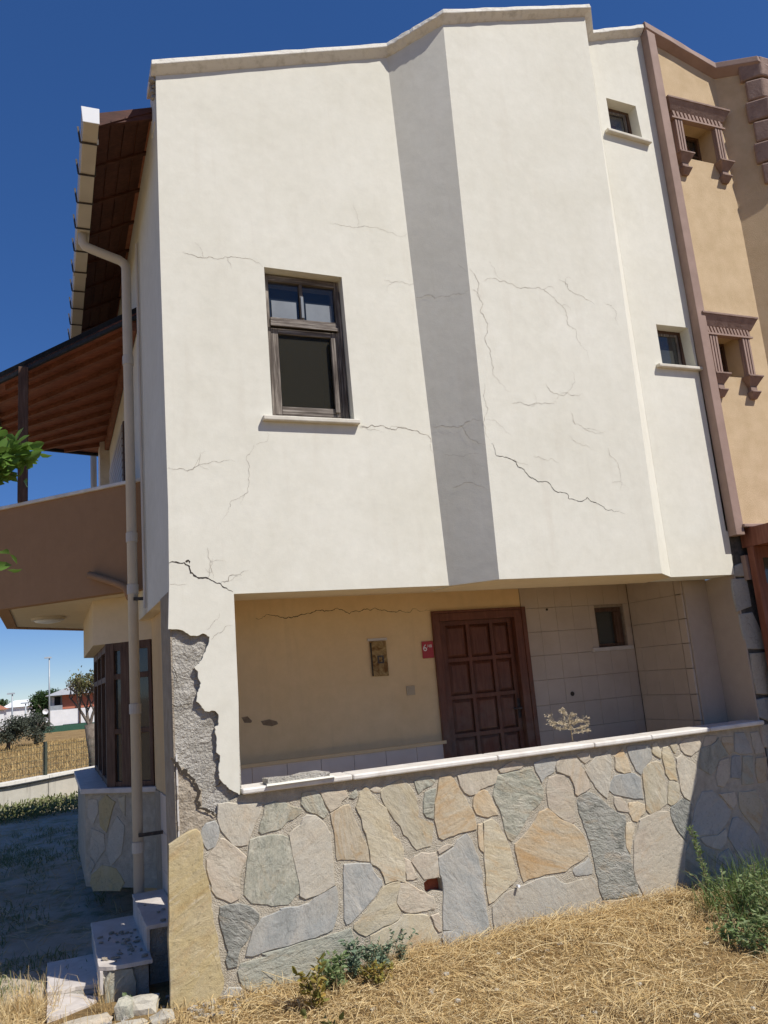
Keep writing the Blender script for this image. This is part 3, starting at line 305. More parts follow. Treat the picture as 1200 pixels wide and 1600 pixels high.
ROOM=mat('dim_room_wall',(.10,.095,.07),(.13,.12,.09),2,.9)  # dark base colour stands for unlit interiors behind glass
from mathutils import noise as mn
# ================================================================ ground (structure)
def ground_h(x,y):
    h=0.03*mn.noise(Vector((x*.9,y*.9,0)))+.03*mn.noise(Vector((x*2.6,y*2.6,4)))+.014*mn.noise(Vector((x*6.5,y*6.5,8)))
    near=max(0,1-abs(y-5.2)/1.6)*max(0,min(1,(x+.2)/1.0))
    h*= .4+.6*near
    if y<6.1 and x>3.0: h+=.05*max(0,1-abs(x-4.4)/1.8)*max(0,1-(6.2-y)/1.0)
    if y>72: h-=min(1.6,(y-72)*.12)
    if y>25: h+=.12*mn.noise(Vector((x*.05,y*.05,9)))
    if y<3: h-=0
    return h
def axis_pts(segs):
    o=[]
    for a,b,n in segs: o+=list(np.linspace(a,b,n,endpoint=False))
    return o+[segs[-1][1]]
gx=axis_pts([(-1500,-200,6),(-200,-30,8),(-30,-4,14),(-4,-.5,30),(-.5,6,110),(6,8,12),(8,40,16),(40,200,8),(200,1500,6)])
gy=axis_pts([(-300,-20,6),(-20,2,12),(2,3.6,10),(3.6,6.4,60),(6.4,9,20),(9,30,42),(30,110,40),(110,400,12),(400,2500,8)])
vs=[(x,y,ground_h(x,y)) for y in gy for x in gx]; nx=len(gx)
fs=[(j*nx+i,j*nx+i+1,(j+1)*nx+i+1,(j+1)*nx+i) for j in range(len(gy)-1) for i in range(nx-1)]
def ground_mat():
    m,t,p=nodes('dry_ground'); v=coords(t)
    a=ramp(t,noise(t,v,.9,7,.65),[(.3,(.20,.125,.055)),(.5,(.30,.2,.09)),(.72,(.40,.28,.13))])
    f=ramp(t,noise(t,v,35,6,.7),[(.25,(.55,.55,.55)),(.75,(1.2,1.2,1.2))]); a=mixc(t,1.0,a,f,'MULTIPLY')
    soil=ramp(t,noise(t,v,1.6,7,.65),[(.3,(.42,.34,.23)),(.55,(.56,.49,.38)),(.8,(.66,.60,.49))])
    grn=ramp(t,noise(t,v,2.3,6,.7),[(.5,(0,0,0)),(.62,(.7,.7,.7))]); soil=mixc(t,grn,soil,(.22,.23,.11))
    sx=t.nodes.new('ShaderNodeSeparateXYZ'); tc=t.nodes.new('ShaderNodeTexCoord'); t.links.new(tc.outputs['Object'],sx.inputs[0])
    def step(sock,lo,hi):
        n=t.nodes.new('ShaderNodeMapRange'); n.inputs[1].default_value=lo; n.inputs[2].default_value=hi; t.links.new(sock,n.inputs[0]); return n.outputs[0]
    def mul(a,b):
        n=N(t,'ShaderNodeMath',operation='MULTIPLY'); t.links.new(a,n.inputs[0]); t.links.new(b,n.inputs[1]); return n.outputs[0]
    k=mul(mul(step(sx.outputs[0],1.0,.75),step(sx.outputs[1],6.75,7.15)),mul(step(sx.outputs[1],20.5,19),step(sx.outputs[0],-12,-9)))
    c=mixc(t,k,a,soil)
    t.links.new(c,p.inputs['Base Color']); p.inputs['Roughness'].default_value=.95; p.inputs['Specular IOR Level'].default_value=.1
    bumpn(t,p,noise(t,v,60,6,.7),.8,.03); return m
np_mesh('ground',vs,fs,ground_mat(),kind='structure',smooth=True)

# ================================================================ the cracked house
D=6.2
house=thing('cracked_house','cream plastered house with diagonal cracks, broken corner pillar and recessed porch','house',(3.6,6.2,0))
H=house
# --- front wall, left part, with the broken plaster edge of the pillar
JAGS={tuple(p) for p in JAG}
bm=bmesh.new()
outer=[(.842,7.315),(.834,5.6),(.838,3.5)]+[(.828,2.9)]+[tuple(JAG[-1])]+[tuple(p) for p in JAG[-2::-1]]+[(1.31,2.0),(1.312,2.815),(3.17,2.815),(3.125,5.6),(3.06,8.055)]
o2=[]
for i,p in enumerate(outer):
    q=outer[(i+1)%len(outer)]; o2.append(p)
    if p in JAGS and q in JAGS and math.hypot(p[0]-q[0],p[1]-q[1])>.02:
        n_=max(1,int(math.hypot(p[0]-q[0],p[1]-q[1])/.014))
        for k in range(1,n_): o2.append((p[0]+(q[0]-p[0])*k/n_+random.gauss(0,.0025),p[1]+(q[1]-p[1])*k/n_+random.gauss(0,.0025)))
outer=o2[::-1]
win=[(1.70,4.265),(2.42,4.265),(2.405,5.605),(1.70,5.615)]
xz(bm,outer,D,D+.03,[win])
obj('front_wall',bm,PLASTER,H)
bm=bmesh.new()   # the masonry behind the plaster coat, above the beam
xz(bm,[(.86,2.83),(3.15,2.83),(3.05,8.02),(.86,7.29)],D+.031,D+.36,[win])
obj('wall_core',bm,PLASTER,H)
bm=bmesh.new(); box(bm,1.312,6.38,D+.031,D+.36,2.815,2.829); obj('beam_soffit',bm,SOFFIT,H)
# --- projecting bay with canted sides
plan_b=[(3.168,6.2),(3.475,5.87),(5.19,5.87),(5.587,6.2)]; plan_t=[(3.06,6.2),(3.537,5.87),(5.287,5.87),(5.573,6.2)]
ztop=[8.055,8.275,8.84,8.885]
bm=bmesh.new(); cols=[]; NL=26
for k in range(NL+1):
    row=[]
    for i in range(6):
        (xb,yb_),(xt,yt_)=((plan_b+[(5.587,6.56),(3.168,6.56)])[i],(plan_t+[(5.573,6.56),(3.06,6.56)])[i]); zt=(ztop+[8.885,8.055])[i]; t_=k/NL
        row.append(bm.verts.new((xb+(xt-xb)*t_,yb_+(yt_-yb_)*t_,2.812+(zt-2.812)*t_)))
    cols.append(row)
for ra,rb in zip(cols,cols[1:]):
    for i in range(6):
        if i not in (0,2): bm.faces.new((ra[i],ra[(i+1)%6],rb[(i+1)%6],rb[i]))
bm.faces.new(cols[0][::-1]); bm.faces.new(cols[-1])
for s_ in (0,2):      # canted cheeks as fine smooth ruled patches
    g=[[bm.verts.new(r[s_].co.lerp(r[s_+1].co,j/6)) for j in range(7)] for r in cols]
    for ra,rb in zip(g,g[1:]):
        for j in range(6): bm.faces.new((ra[j],ra[j+1],rb[j+1],rb[j])).smooth=True
obj('canted_bay_wall',bm,PLASTER,H)
bm=bmesh.new(); b=[(3.19,6.21,2.806),(3.485,5.885,2.806),(5.18,5.885,2.806),(5.57,6.21,2.806),(5.57,6.57,2.806),(3.19,6.57,2.806)]
hexa(bm,b,[(x,y,2.8115) for x,y,z in b]); obj('bay_soffit',bm,SOFFIT,H)
# --- right strip with two little windows
h1=[(5.71,7.735),(6.135,7.705),(6.112,8.15),(5.708,8.168)]; h2=[(5.905,5.035),(6.36,5.035),(6.335,5.486),(5.902,5.485)]
bm=bmesh.new(); xz(bm,[(5.589,2.812),(6.40,2.812),(6.415,3.4),(6.372,6.3),(6.362,9.16),(5.575,8.885)],D,D+.36,[h1,h2]); obj('party_strip_wall',bm,PLASTER,H)
# --- copings
def coping(pts,drop=.0,wd=.075,inn=.3,ht=.085):
    bm=bmesh.new(); P=[Vector(p) for p in pts]; rows=[]
    for i,p in enumerate(P):
        ds=[]
        if i>0: ds.append((P[i]-P[i-1]).normalized())
        if i<len(P)-1: ds.append((P[i+1]-P[i]).normalized())
        n=Vector((0,0,0))
        for d in ds: n+=Vector((d.y,-d.x,0)).normalized()
        n.normalize(); c=n.dot(Vector((ds[0].y,-ds[0].x,0)).normalized()); n/=c
        Z=lambda q: Vector((0,0,q))
        rows.append([p+n*.004+Z(-.035),p-n*inn+Z(-.035),p-n*inn+Z(ht-.02),p+n*(wd-.006)+Z(ht-.012),p+n*wd+Z(ht*.30)])
    V=[[bm.verts.new(q) for q in r] for r in rows]
    for a,b in zip(V,V[1:]):
        for k in range(5): bm.faces.new((a[k],a[(k+1)%5],b[(k+1)%5],b[k]))
    bm.faces.new(V[0]); bm.faces.new(V[-1][::-1]); return bm
def rough_sub(bm,amt=.006,cuts=10):
    es=[e for e in bm.edges if e.calc_length()>.5]
    bmesh.ops.subdivide_edges(bm,edges=es,cuts=cuts,use_grid_fill=True)
    for v in bm.verts: v.co+=Vector((random.uniform(-1,1),random.uniform(-1,1),random.uniform(-1,1)))*amt
full=[(.80,6.2,7.318),(3.06,6.2,8.06),(3.537,5.87,8.277),(5.287,5.87,8.842),(5.573,6.2,8.888),(6.362,6.2,9.162)]
bm=coping(full); rough_sub(bm,.0035,14); obj('coping',bm,COPING,H,bevel=.006)
bm=bmesh.new()    # broken lumps under the left coping end
for k in range(14):
    c=Vector((.845+random.uniform(-.03,.03),6.22+random.uniform(-.02,.1),random.uniform(7.12,7.31))); r=random.uniform(.012,.032)
    m=bmesh.ops.create_icosphere(bm,subdivisions=1,radius=r); 
    for v in m['verts']: v.co=v.co*random.uniform(.8,1.25)+c
obj('broken_plaster_edge',bm,CONC,H)
bm=bmesh.new(); box(bm,.83,.99,6.27,6.5,6.9,7.31); obj('parapet_return',bm,COPING,H)
# --- cracks
def ribbon(bm,pts,n,w0,w1,off=.0016,jit=.35,mi=0,step=.012):
    n=Vector(n).normalized(); P=[Vector(p) for p in pts]; Q=[]
    for a,b in zip(P,P[1:]):
        L=(b-a).length; seg=[a,b]; amp=L*.10*jit/.35
        while (seg[1]-seg[0]).length>step*1.6:
            o=[]
            for p,q in zip(seg,seg[1:]):
                s=(q-p).cross(n).normalized(); o+=[p,(p+q)/2+s*random.gauss(0,amp)]
            seg=o+[seg[-1]]; amp*=.55
        Q+=seg[:-1]
    Q.append(P[-1]); L=len(Q); prev=None
    for i,q in enumerate(Q):
        d=(Q[min(i+1,L-1)]-Q[max(i-1,0)]).normalized(); s=d.cross(n).normalized()
        t=i/(L-1); wv=(w0+(w1-w0)*t)*random.uniform(.5,1.35)*(min(1,4*t+.35))*(min(1,4*(1-t)+.2))
        a=bm.verts.new(q+s*wv/2+n*off); b=bm.verts.new(q-s*wv/2+n*off)
        if prev: bm.faces.new((prev[0],a,b,prev[1]))
        prev=(a,b)
NS=Vector((-.325,-.33,0)).normalized()
def on_cheek(p):
    x,y,z=p; t=(z-2.812)/5.3; A=Vector((3.168-.108*t,6.2,0)); B_=Vector((3.475+.062*t,5.87,0)); d=(B_-A).normalized(); q=A+d*max(.004,min((B_-A).length-.004,(Vector((x,y,0))-A).dot(d))); return (q.x,q.y,z)
CRACKS['S']=[[on_cheek(p) for p in l] for l in CRACKS['S']]
for key,nv,ws in (('A',(0,-1,0),[.003,.0045,.0025,.0022,.011,.0025,.004,.002,.0018,.0018,.0025,.0022,.002,.0015]),('B',(0,-1,0),[.0035,.003,.005,.003,.0028,.003,.0028,.0022,.0022,.0022,.0022,.0018,.002,.0015,.0015]),('S',NS,[.003,.0035,.0035,.003,.0015,.0015]),('P',(0,-1,0),[.006])):
    for i,l in enumerate(CRACKS[key]):
        bm=bmesh.new(); wd=(ws[i] if i<len(ws) else .002)*1.12
        off=.0018 if key!='S' else .006
        ribbon(bm,l,nv,wd,wd*.6,off)
        if key=='A' and i==4:
            ribbon(bm,[(.955,6.2,3.075),(.975,6.2,3.085),(.985,6.2,3.06)],nv,.022,.006,.002)
        obj('crack',bm,DARK if wd>.0052 else HAIR,H)
        if key in 'AB' and len(l)>3:
            for q in range(random.randint(1,3)):
                p=Vector(l[random.randrange(1,len(l)-1)]); a_=random.uniform(0,6.283); L_=random.uniform(.08,.3); pts_=[p]
                for s_ in range(4):
                    a_+=random.gauss(0,.5); p=p+Vector((math.cos(a_),0,math.sin(a_)))*L_/4; pts_.append(p)
                if all((.9<p.x<3.0 and p.z>2.9 and not(1.6<p.x<2.5 and 4.15<p.z<5.7)) if key=='A' else (3.6<p.x<5.1 and p.z>2.9) for p in pts_):
                    bm=bmesh.new(); ribbon(bm,pts_,nv,.0022,.0008,off); obj('crack',bm,HAIR,H)
# --- upper window
def frame_xz(bm,x0,x1,z0,z1,y0,y1,t,tb=None,tt=None):
    tb=tb or t; tt=tt or t
    box(bm,x0,x0+t,y0,y1,z0,z1); box(bm,x1-t,x1,y0,y1,z0,z1)
    box(bm,x0+t,x1-t,y0,y1,z0,z0+tb,1); box(bm,x0+t,x1-t,y0,y1,z1-tt,z1,1)
bm=bmesh.new(); y0,y1=D+.10,D+.17
frame_xz(bm,1.705,2.412,4.27,5.60,y0,y1,.05,.05,.055)
box(bm,1.755,2.362,y0-.015,y1-.005,5.14,5.20,1); box(bm,1.75,2.37,y0-.028,y0-.016,5.115,5.145,1)
box(bm,2.035,2.065,y0+.005,y1-.01,5.2,5.545)
w=obj('window',bm,[OLDW,OLDWH],H,bevel=.004)
bm=bmesh.new(); frame_xz(bm,1.757,2.36,4.325,5.112,y0+.008,y0+.05,.062,.075,.05); obj('sash',bm,[OLDW,OLDWH],w,bevel=.004)
bm=bmesh.new(); box(bm,2.29,2.33,y0-.018,y0+.004,4.36,5.05); box(bm,2.385,2.402,y0-.02,y0-.002,4.3,5.5); obj('weather_strip',bm,OLDW,w,bevel=.003)
for a,b in ((1.756,2.034),(2.066,2.361)):
    bm=bmesh.new(); box(bm,a,b,y0+.03,y0+.034,5.201,5.544); obj('pane',bm,SKYGLASS,w)
    bm=bmesh.new(); box(bm,a+.025,b-.03,y0+.024,y0+.028,5.205,5.375); obj('pane_sheet',bm,PAPER,w)  # pale sheet over the lower half of each upper pane
bm=bmesh.new(); box(bm,1.82,2.297,y0+.028,y0+.032,4.401,5.061); obj('pane',bm,SHADEGLASS,w)
bm=bmesh.new(); box(bm,2.04,2.062,y0-.012,y0+.004,5.22,5.42); obj('latch',bm,PAPER,w)
bm=bmesh.new(); box(bm,1.61,2.455,D-.055,D+.1,4.222,4.262); obj('sill',bm,SILL,w,bevel=.008)
bm=bmesh.new()   # dim room behind
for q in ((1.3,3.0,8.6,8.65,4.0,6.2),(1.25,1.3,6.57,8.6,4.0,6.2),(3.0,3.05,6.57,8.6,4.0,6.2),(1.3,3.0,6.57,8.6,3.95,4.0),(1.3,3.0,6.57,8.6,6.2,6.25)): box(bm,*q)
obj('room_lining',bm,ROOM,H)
# --- two small windows of the strip
for hx0,hx1,z0,z1,sx0,sx1,szz in ((5.712,6.085,7.73,8.145,5.62,6.215,7.70),(5.906,6.315,5.04,5.48,5.815,6.448,5.005)):
    bm=bmesh.new(); ya=D+.13; frame_xz(bm,hx0,hx1+.04,z0-.03,z1+.02,ya,ya+.06,.045,.04,.05); w=obj('window',bm,FRAMEW,H,bevel=.004)
    bm=bmesh.new(); frame_xz(bm,hx0+.047,hx1-.03,z0+.012,z1-.035,ya-.012,ya+.02,.024); obj('sash',bm,OLDW,w,bevel=.003)
    bm=bmesh.new(); box(bm,hx0+.07,hx1-.053,ya+.004,ya+.008,z0+.036,z1-.059); obj('pane',bm,SKYGLASS if z0>7 else PORCHG,w)
    bm=bmesh.new(); box(bm,hx0+.05,hx1,ya+.3,ya+.31,z0-.1,z1+.1); obj('dark_backing',bm,ROOM,w)  # added dark sheet standing for the unlit room behind the glass
    bm=bmesh.new(); dz=.02 if z0>7 else 0
    hexa(bm,[(sx0,D-.055,szz+dz-.015),(sx1,D-.055,szz-dz-.015),(sx1,D+.12,szz-dz-.01),(sx0,D+.12,szz+dz-.01)],[(sx0,D-.055,szz+dz+.02),(sx1,D-.055,szz-dz+.02),(sx1,D+.12,szz-dz+.026),(sx0,D+.12,szz+dz+.026)])
    obj('sill',bm,SILL,w,bevel=.008)
# --- side wall, eave and roof
bm=bmesh.new(); box(bm,.838,.99,6.232,13.4,2.86,7.12); obj('side_wall',bm,PLASTER,H)
zs=lambda x: 7.10-(.838-x)*.52
yy=6.40; k=0
while yy<13.2:
    ye=min(yy+.60,13.3); bm=bmesh.new()
    nb=4
    for i in range(nb):
        xa=.37+(.838-.37)*i/nb; xb=.37+(.838-.37)*(i+1)/nb-.006; d=random.uniform(-.003,.003)
        hexa(bm,[(xa,yy,zs(xa)+d),(xb,yy,zs(xb)+d),(xb,ye-.01,zs(xb)+d),(xa,ye-.01,zs(xa)+d)],[(xa,yy,zs(xa)+.025),(xb,yy,zs(xb)+.025),(xb,ye-.01,zs(xb)+.025),(xa,ye-.01,zs(xa)+.025)])
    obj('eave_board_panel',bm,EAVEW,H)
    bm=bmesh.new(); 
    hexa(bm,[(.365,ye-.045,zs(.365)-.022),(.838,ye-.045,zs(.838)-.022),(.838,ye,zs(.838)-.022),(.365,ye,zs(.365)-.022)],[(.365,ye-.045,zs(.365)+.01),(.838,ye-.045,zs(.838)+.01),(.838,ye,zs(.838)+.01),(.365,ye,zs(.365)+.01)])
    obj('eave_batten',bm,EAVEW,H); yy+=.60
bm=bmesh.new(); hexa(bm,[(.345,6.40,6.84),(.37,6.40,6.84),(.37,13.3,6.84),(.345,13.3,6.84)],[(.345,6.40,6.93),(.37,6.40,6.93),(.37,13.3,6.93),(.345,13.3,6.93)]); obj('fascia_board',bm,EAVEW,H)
bm=bmesh.new()
rz=lambda x: 6.93+(x-.36)*.345
hexa(bm,[(.36,6.45,rz(.36)),(6.36,6.45,rz(6.36)),(6.36,13.4,rz(6.36)),(.36,13.4,rz(.36))],[(.36,6.45,rz(.36)+.06),(6.36,6.45,rz(6.36)+.06),(6.36,13.4,rz(6.36)+.06),(.36,13.4,rz(.36)+.06)])
roof=obj('roof',bm,RTILE,H)
bm=bmesh.new(); hexa(bm,[(.35,6.41,rz(.35)-.06),(.835,6.41,rz(.835)-.06),(.835,6.445,rz(.835)-.06),(.35,6.445,rz(.35)-.06)],[(.35,6.41,rz(.35)+.055),(.835,6.41,rz(.835)+.055),(.835,6.445,rz(.835)+.055),(.35,6.445,rz(.35)+.055)]); obj('verge_cover_board',bm,EAVEW,H)  # added dark board covering the sunlit verge, its shade put in by colour
pts=[]
for i in range(7):
    a=math.pi*i/6; pts.append((math.cos(a),math.sin(a)))
for r in range(2):
    for i in range(14):
        yc=6.46+i*.23; bm2=bmesh.new()
        x0=.33+r*.34; ring0=[];ring1=[]
        for c,s in pts:
            ring0.append((x0,yc+.11+c*.11,rz(x0)+.062+.055*s)); ring1.append((x0+.40,yc+.11+c*.095,rz(x0+.40)+.052+.045*s))
        hexa(bm2,ring0,ring1)
        obj('roof_tile',bm2,RTILE,roof)
# --- gutter with brackets and downpipe
bm=bmesh.new(); g0,g1,gz0,gz1=.243,.375,6.735,6.86
hexa(bm,[(g0+.018,6.2,gz0),(g1-.008,6.2,gz0),(g1-.008,13.35,gz0),(g0+.018,13.35,gz0)],[(g0+.018,6.2,gz0+.006),(g1-.008,6.2,gz0+.006),(g1-.008,13.35,gz0+.006),(g0+.018,13.35,gz0+.006)])
hexa(bm,[(g0+.012,6.2,gz0+.002),(g0+.018,6.2,gz0),(g0+.018,13.35,gz0),(g0+.012,13.35,gz0+.002)],[(g0,6.2,gz1),(g0+.008,6.2,gz1),(g0+.008,13.35,gz1),(g0,13.35,gz1)])
box(bm,g1-.008,g1,6.2,13.35,gz0,gz1)
gut=obj('gutter',bm,PVC,H)
bm=bmesh.new(); hexa(bm,[(g0+.006,6.19,gz0-.012),(g1+.004,6.19,gz0-.012),(g1+.004,6.199,gz0-.012),(g0+.006,6.199,gz0-.012)],[(g0-.006,6.19,gz1+.005),(g1+.004,6.19,gz1+.005),(g1+.004,6.199,gz1+.005),(g0-.006,6.199,gz1+.005)])
obj('gutter_end_cap',bm,PVCW,gut,bevel=.003)
yb=6.47
while yb<13.2:
    bm=bmesh.new(); bar(bm,(g0-.022,yb,gz1+.012),(g0-.004,yb,gz0-.006),.016,.009,(0,1,0)); bar(bm,(g0-.004,yb,gz0-.008),(g1+.006,yb,gz0-.008),.018,.008); bar(bm,(g1+.004,yb,gz0-.008),(g1+.004,yb,gz1+.02),.016,.007,(0,1,0))
    obj('gutter_bracket',bm,IRON,gut); yb+=.455
for yj in (8.75,11.4):
    bm=bmesh.new(); box(bm,g0+.002,g1+.004,yj,yj+.09,gz0-.01,gz0-.001); obj('gutter_joint',bm,PVC,gut)
bm=bmesh.new(); PX,PY=.725,7.95
tube(bm,[(.31,7.95,6.76),(.31,7.95,6.64),(.335,7.95,6.60),(.40,7.95,6.575),(.66,7.95,6.49),(.705,7.95,6.46),(PX,PY,6.41),(PX,PY,.36)],.047,14)
pipe=obj('downpipe',bm,PVC,H,smooth=True)
for z in (5.35,3.55,3.05,1.95,.75):
    bm=bmesh.new(); tube(bm,[(PX,PY,z),(PX,PY,z+.09)],.054,14); obj('pipe_collar',bm,PVC,pipe,smooth=False)
for z in (3.0,.9):
    bm=bmesh.new(); bar(bm,(PX,PY-.055,z),(.84 if z>2.9 else .95,PY-.055,z),.02,.03); obj('pipe_clip',bm,IRON,pipe)
bm=bmesh.new(); tube(bm,[(.815,7.78,6.6),(.815,7.78,2.9)],.014,8); obj('cable_conduit',bm,PVC,H)
bm=bmesh.new(); tube(bm,[(.36,8.44,3.32),(.6,8.19,3.19),(.67,8.05,3.13),(.70,7.98,3.02)],.034,10); obj('drain_stub',bm,BROWN,H,smooth=True)
# --- balcony
bo=[(.84,8.02),(-.52,9.38),(-.52,11.75),(.84,13.11)]; bi=[(.84,8.19),(-.40,9.43),(-.40,11.7),(.84,12.94)]
bm=bmesh.new()
def wallring(bm,o,i,z0,z1):
    for k in range(len(o)-1):
        hexa(bm,[(*o[k],z0),(*o[k+1],z0),(*i[k+1],z0),(*i[k],z0)],[(*o[k],z1),(*o[k+1],z1),(*i[k+1],z1),(*i[k],z1)])
wallring(bm,bo,bi,3.11,4.17); bal=obj('balcony',bm,BROWN,H)
bm=bmesh.new(); hexa(bm,[(x,y,3.125) for x,y in bi],[(x,y,3.26) for x,y in bi]); obj('balcony_floor',bm,SOFFIT,bal)
co=[(.84,7.98),(-.55,9.37),(-.55,11.77),(.84,13.16)]; ci=[(.84,8.24),(-.37,9.44),(-.37,11.68),(.84,12.88)]
bm=bmesh.new(); wallring(bm,co,ci,4.171,4.205); obj('balcony_cap',bm,MARBLE,bal,bevel=.005)
# --- balcony roof
zr=lambda x: 5.89+.21*(x-.72)
ro=[(.838,8.02),(-.62,9.478),(-.62,11.78),(.838,13.24)]
bm=bmesh.new(); hexa(bm,[(x,y,zr(x)+.035) for x,y in ro],[(x,y,zr(x)+.055) for x,y in ro]); br=obj('balcony_roof',bm,ROOFW,H)
bm=bmesh.new()
for a,b in zip(ro,ro[1:]): 
    a=Vector((*a,0));b=Vector((*b,0)); n=Vector((b-a).normalized().cross(Vector((0,0,1))))
    q=[a,b,b-n*-.04,a-n*-.04]
    if True: hexa(bm,[(p.x,p.y,zr(p.x)-.005) for p in q],[(p.x,p.y,zr(p.x)+.115) for p in q])
obj('roof_edge_felt',bm,FELT,br)
bm=bmesh.new(); hexa(bm,[(x,y,zr(x)+.056) for x,y in ro],[(x,y,zr(x)+.11) for x,y in ro]); obj('roof_felt',bm,FELT,br)
for a,b in (((-.178,10.211),(.72,9.325)),((-.45,9.6),(.80,8.36)),((-.55,10.0),(.80,8.80)),((-.55,10.85),(.80,9.90)),((-.55,11.2),(.80,10.45)),((-.45,11.62),(.80,10.95)),((-.30,11.95),(.80,11.45)),((-.1,12.2),(.82,11.955)),((.2,12.5),(.82,12.5))):
    if a==(-.178,10.211): a,b=(-.55,10.55),(.80,9.3)
    bm=bmesh.new(); bar(bm,(*a,zr(a[0])+.005),(*b,zr(b[0])+.005),.05,.06); obj('rafter',bm,RAFW,br)
bm=bmesh.new(); bar(bm,(.80,8.1,5.86),(.80,13.1,5.86),.06,.13); obj('wall_plate',bm,RAFW,br)
bm=bmesh.new(); box(bm,-.315,-.215,9.07,9.17,4.206,zr(-.26)+.03); obj('roof_post',bm,FRAMEW,br,bevel=.005)
# shutter window and white trim further along the side wall
bm=bmesh.new(); box(bm,.81,.837,9.7,12.0,3.3,5.35); sh=obj('shutter',bm,FRAMEW,H)
for i in range(22):
    bm=bmesh.new(); z=3.36+i*.09; box(bm,.795,.809,9.76,11.94,z,z+.07); obj('slat',bm,PVC,sh)
bm=bmesh.new(); box(bm,.70,.837,12.45,12.9,3.26,6.9); obj('white_pilaster',bm,MARBLE,H)
bm=bmesh.new(); tube(bm,[(.66,13.5,6.8),(.66,13.5,3.2)],.05,10); obj('downpipe',bm,PVC,H,smooth=True)
# --- ground floor side wall and bay window
bm=bmesh.new(); box(bm,.95,1.15,7.5,13.1,-.1,2.855); obj('ground_floor_side_wall',bm,PORCH,H)
bm=bmesh.new(); box(bm,.84,1.3,6.76,13.1,2.856,2.859); box(bm,1.3,6.4,6.57,7.5,2.9,3.0); obj('porch_ceiling',bm,SOFFIT,H)
for i in range(3):
    for y0_,y1_ in ((7.53,8.02),):
        z0=.26+i*.325; bm=bmesh.new(); box(bm,.935,.949,y0_,y1_,z0,z0+.319); obj('wall_tile',bm,WTILE,H,bevel=.003)
bm=bmesh.new(); box(bm,.938,.949,8.03,8.49,.1,1.22); obj('grey_render_strip',bm,SMEAR,H)
pl=[(.95,8.5),(.33,9.12),(.33,11.5),(.95,12.12)]
bm=bmesh.new(); hexa(bm,[(x,y,.31) for x,y in pl],[(x,y,1.188) for x,y in pl]); bay=obj('bay_window',bm,MORTAR,H)
BAYS=bay
sp=[(.95,8.43),(.285,9.095),(.285,11.53),(.95,12.19)]
bm=bmesh.new(); hexa(bm,[(x,y,1.19) for x,y in sp],[(x,y,1.24) for x,y in sp]); obj('sill',bm,MARBLE2,bay,bevel=.006)
lp=[(.95,8.5),(.416,9.034),(.416,11.58),(.95,12.114)]
bm=bmesh.new(); hexa(bm,[(x,y,2.66) for x,y in lp],[(x,y,3.124) for x,y in lp]); obj('lintel',bm,SOFFIT,bay)
q2=2**-.5
def bay_box(bm,t0,t1,d0,d1,z0,z1):
    o=[]
    for t,d in ((t0,d0),(t1,d0),(t1,d1),(t0,d1)): o.append((.95-t*q2+d*q2,8.5+t*q2+d*q2))
    hexa(bm,[(*p,z0) for p in o],[(*p,z1) for p in o])
bm=bmesh.new()
for t0,t1 in ((.49,.594),(.30,.405),(.02,.06)): bay_box(bm,t0,t1,0,.07,1.24,2.66)
for z0,z1 in ((2.58,2.66),(2.29,2.345),(1.75,1.80),(1.24,1.29)): bay_box(bm,.06,.49,.004,.066,z0,z1)
for y_ in (8.93,9.7,10.5,11.34): box(bm,.53,.60,y_,y_+.08,1.24,2.66)
for z0,z1 in ((2.58,2.66),(2.27,2.33),(1.24,1.30)): box(bm,.534,.596,9.01,11.34,z0,z1)
obj('window_frame',bm,FRAMEW,bay,bevel=.004)
bm=bmesh.new(); bay_box(bm,.06,.49,.03,.034,1.29,2.58); obj('pane',bm,PORCHG,bay)
bm=bmesh.new(); box(bm,.56,.564,9.01,11.34,1.30,2.58); obj('pane',bm,PORCHG,bay)
bm=bmesh.new(); box(bm,.6,.64,8.95,11.4,1.24,2.66); 
hexa(bm,[(.95,8.6,1.24),(.62,8.95,1.24),(.66,9.0,1.24),(.95,8.7,1.24)],[(.95,8.6,2.66),(.62,8.95,2.66),(.66,9.0,2.66),(.95,8.7,2.66)]); obj('curtain_or_backing',bm,ROOM,bay)  # added dark backing that paints the unlit inside of the bay
# --- broken pillar core
zc=[(p[0],p[2]) for p in CRACKS['K'][0]]
def crz(x):
    if x<=zc[0][0]: return zc[0][1]
    for a,b in zip(zc,zc[1:]):
        if a[0]<=x<=b[0]: return a[1]+(b[1]-a[1])*(x-a[0])/max(1e-6,b[0]-a[0])
    return zc[-1][1]
bm=bmesh.new(); n1,n2=24,96; g=[]
for j in range(n2+1):
    row=[]
    for i in range(n1+1):
        x=.842+i*(1.312-.842)/n1; z=.9+j*(2.86-.9)/n2
        y=6.236+.009*mn.noise(Vector((x*9,0,z*9)))+.008*mn.noise(Vector((x*28,3,z*28)))+.004*mn.noise(Vector((x*70,3,z*70)))
        if z<crz(x): y-=.012
        if i==n1 or j==n2: y=6.245
        row.append(bm.verts.new((x,y,z)))
    g.append(row)
for j in range(n2):
    for i in range(n1):
        f=bm.faces.new((g[j][i],g[j][i+1],g[j+1][i+1],g[j+1][i])); f.material_index=1 if g[j][i].co.z<crz(g[j][i].co.x)-.01 else 0
box(bm,.843,1.311,6.262,6.75,-.1,2.85)
pil=obj('pillar',bm,[CONC,SMEAR],H)
for i,l in enumerate(CRACKS['K']):
    bm=bmesh.new(); ribbon(bm,[(p[0],6.213 if i==0 else 6.22,p[2]) for p in l],(0,-1,0),.03 if i==0 else .006,.022 if i==0 else .004,.0,.5); obj('crack',bm,DARK,pil)
bm=bmesh.new(); prev=None
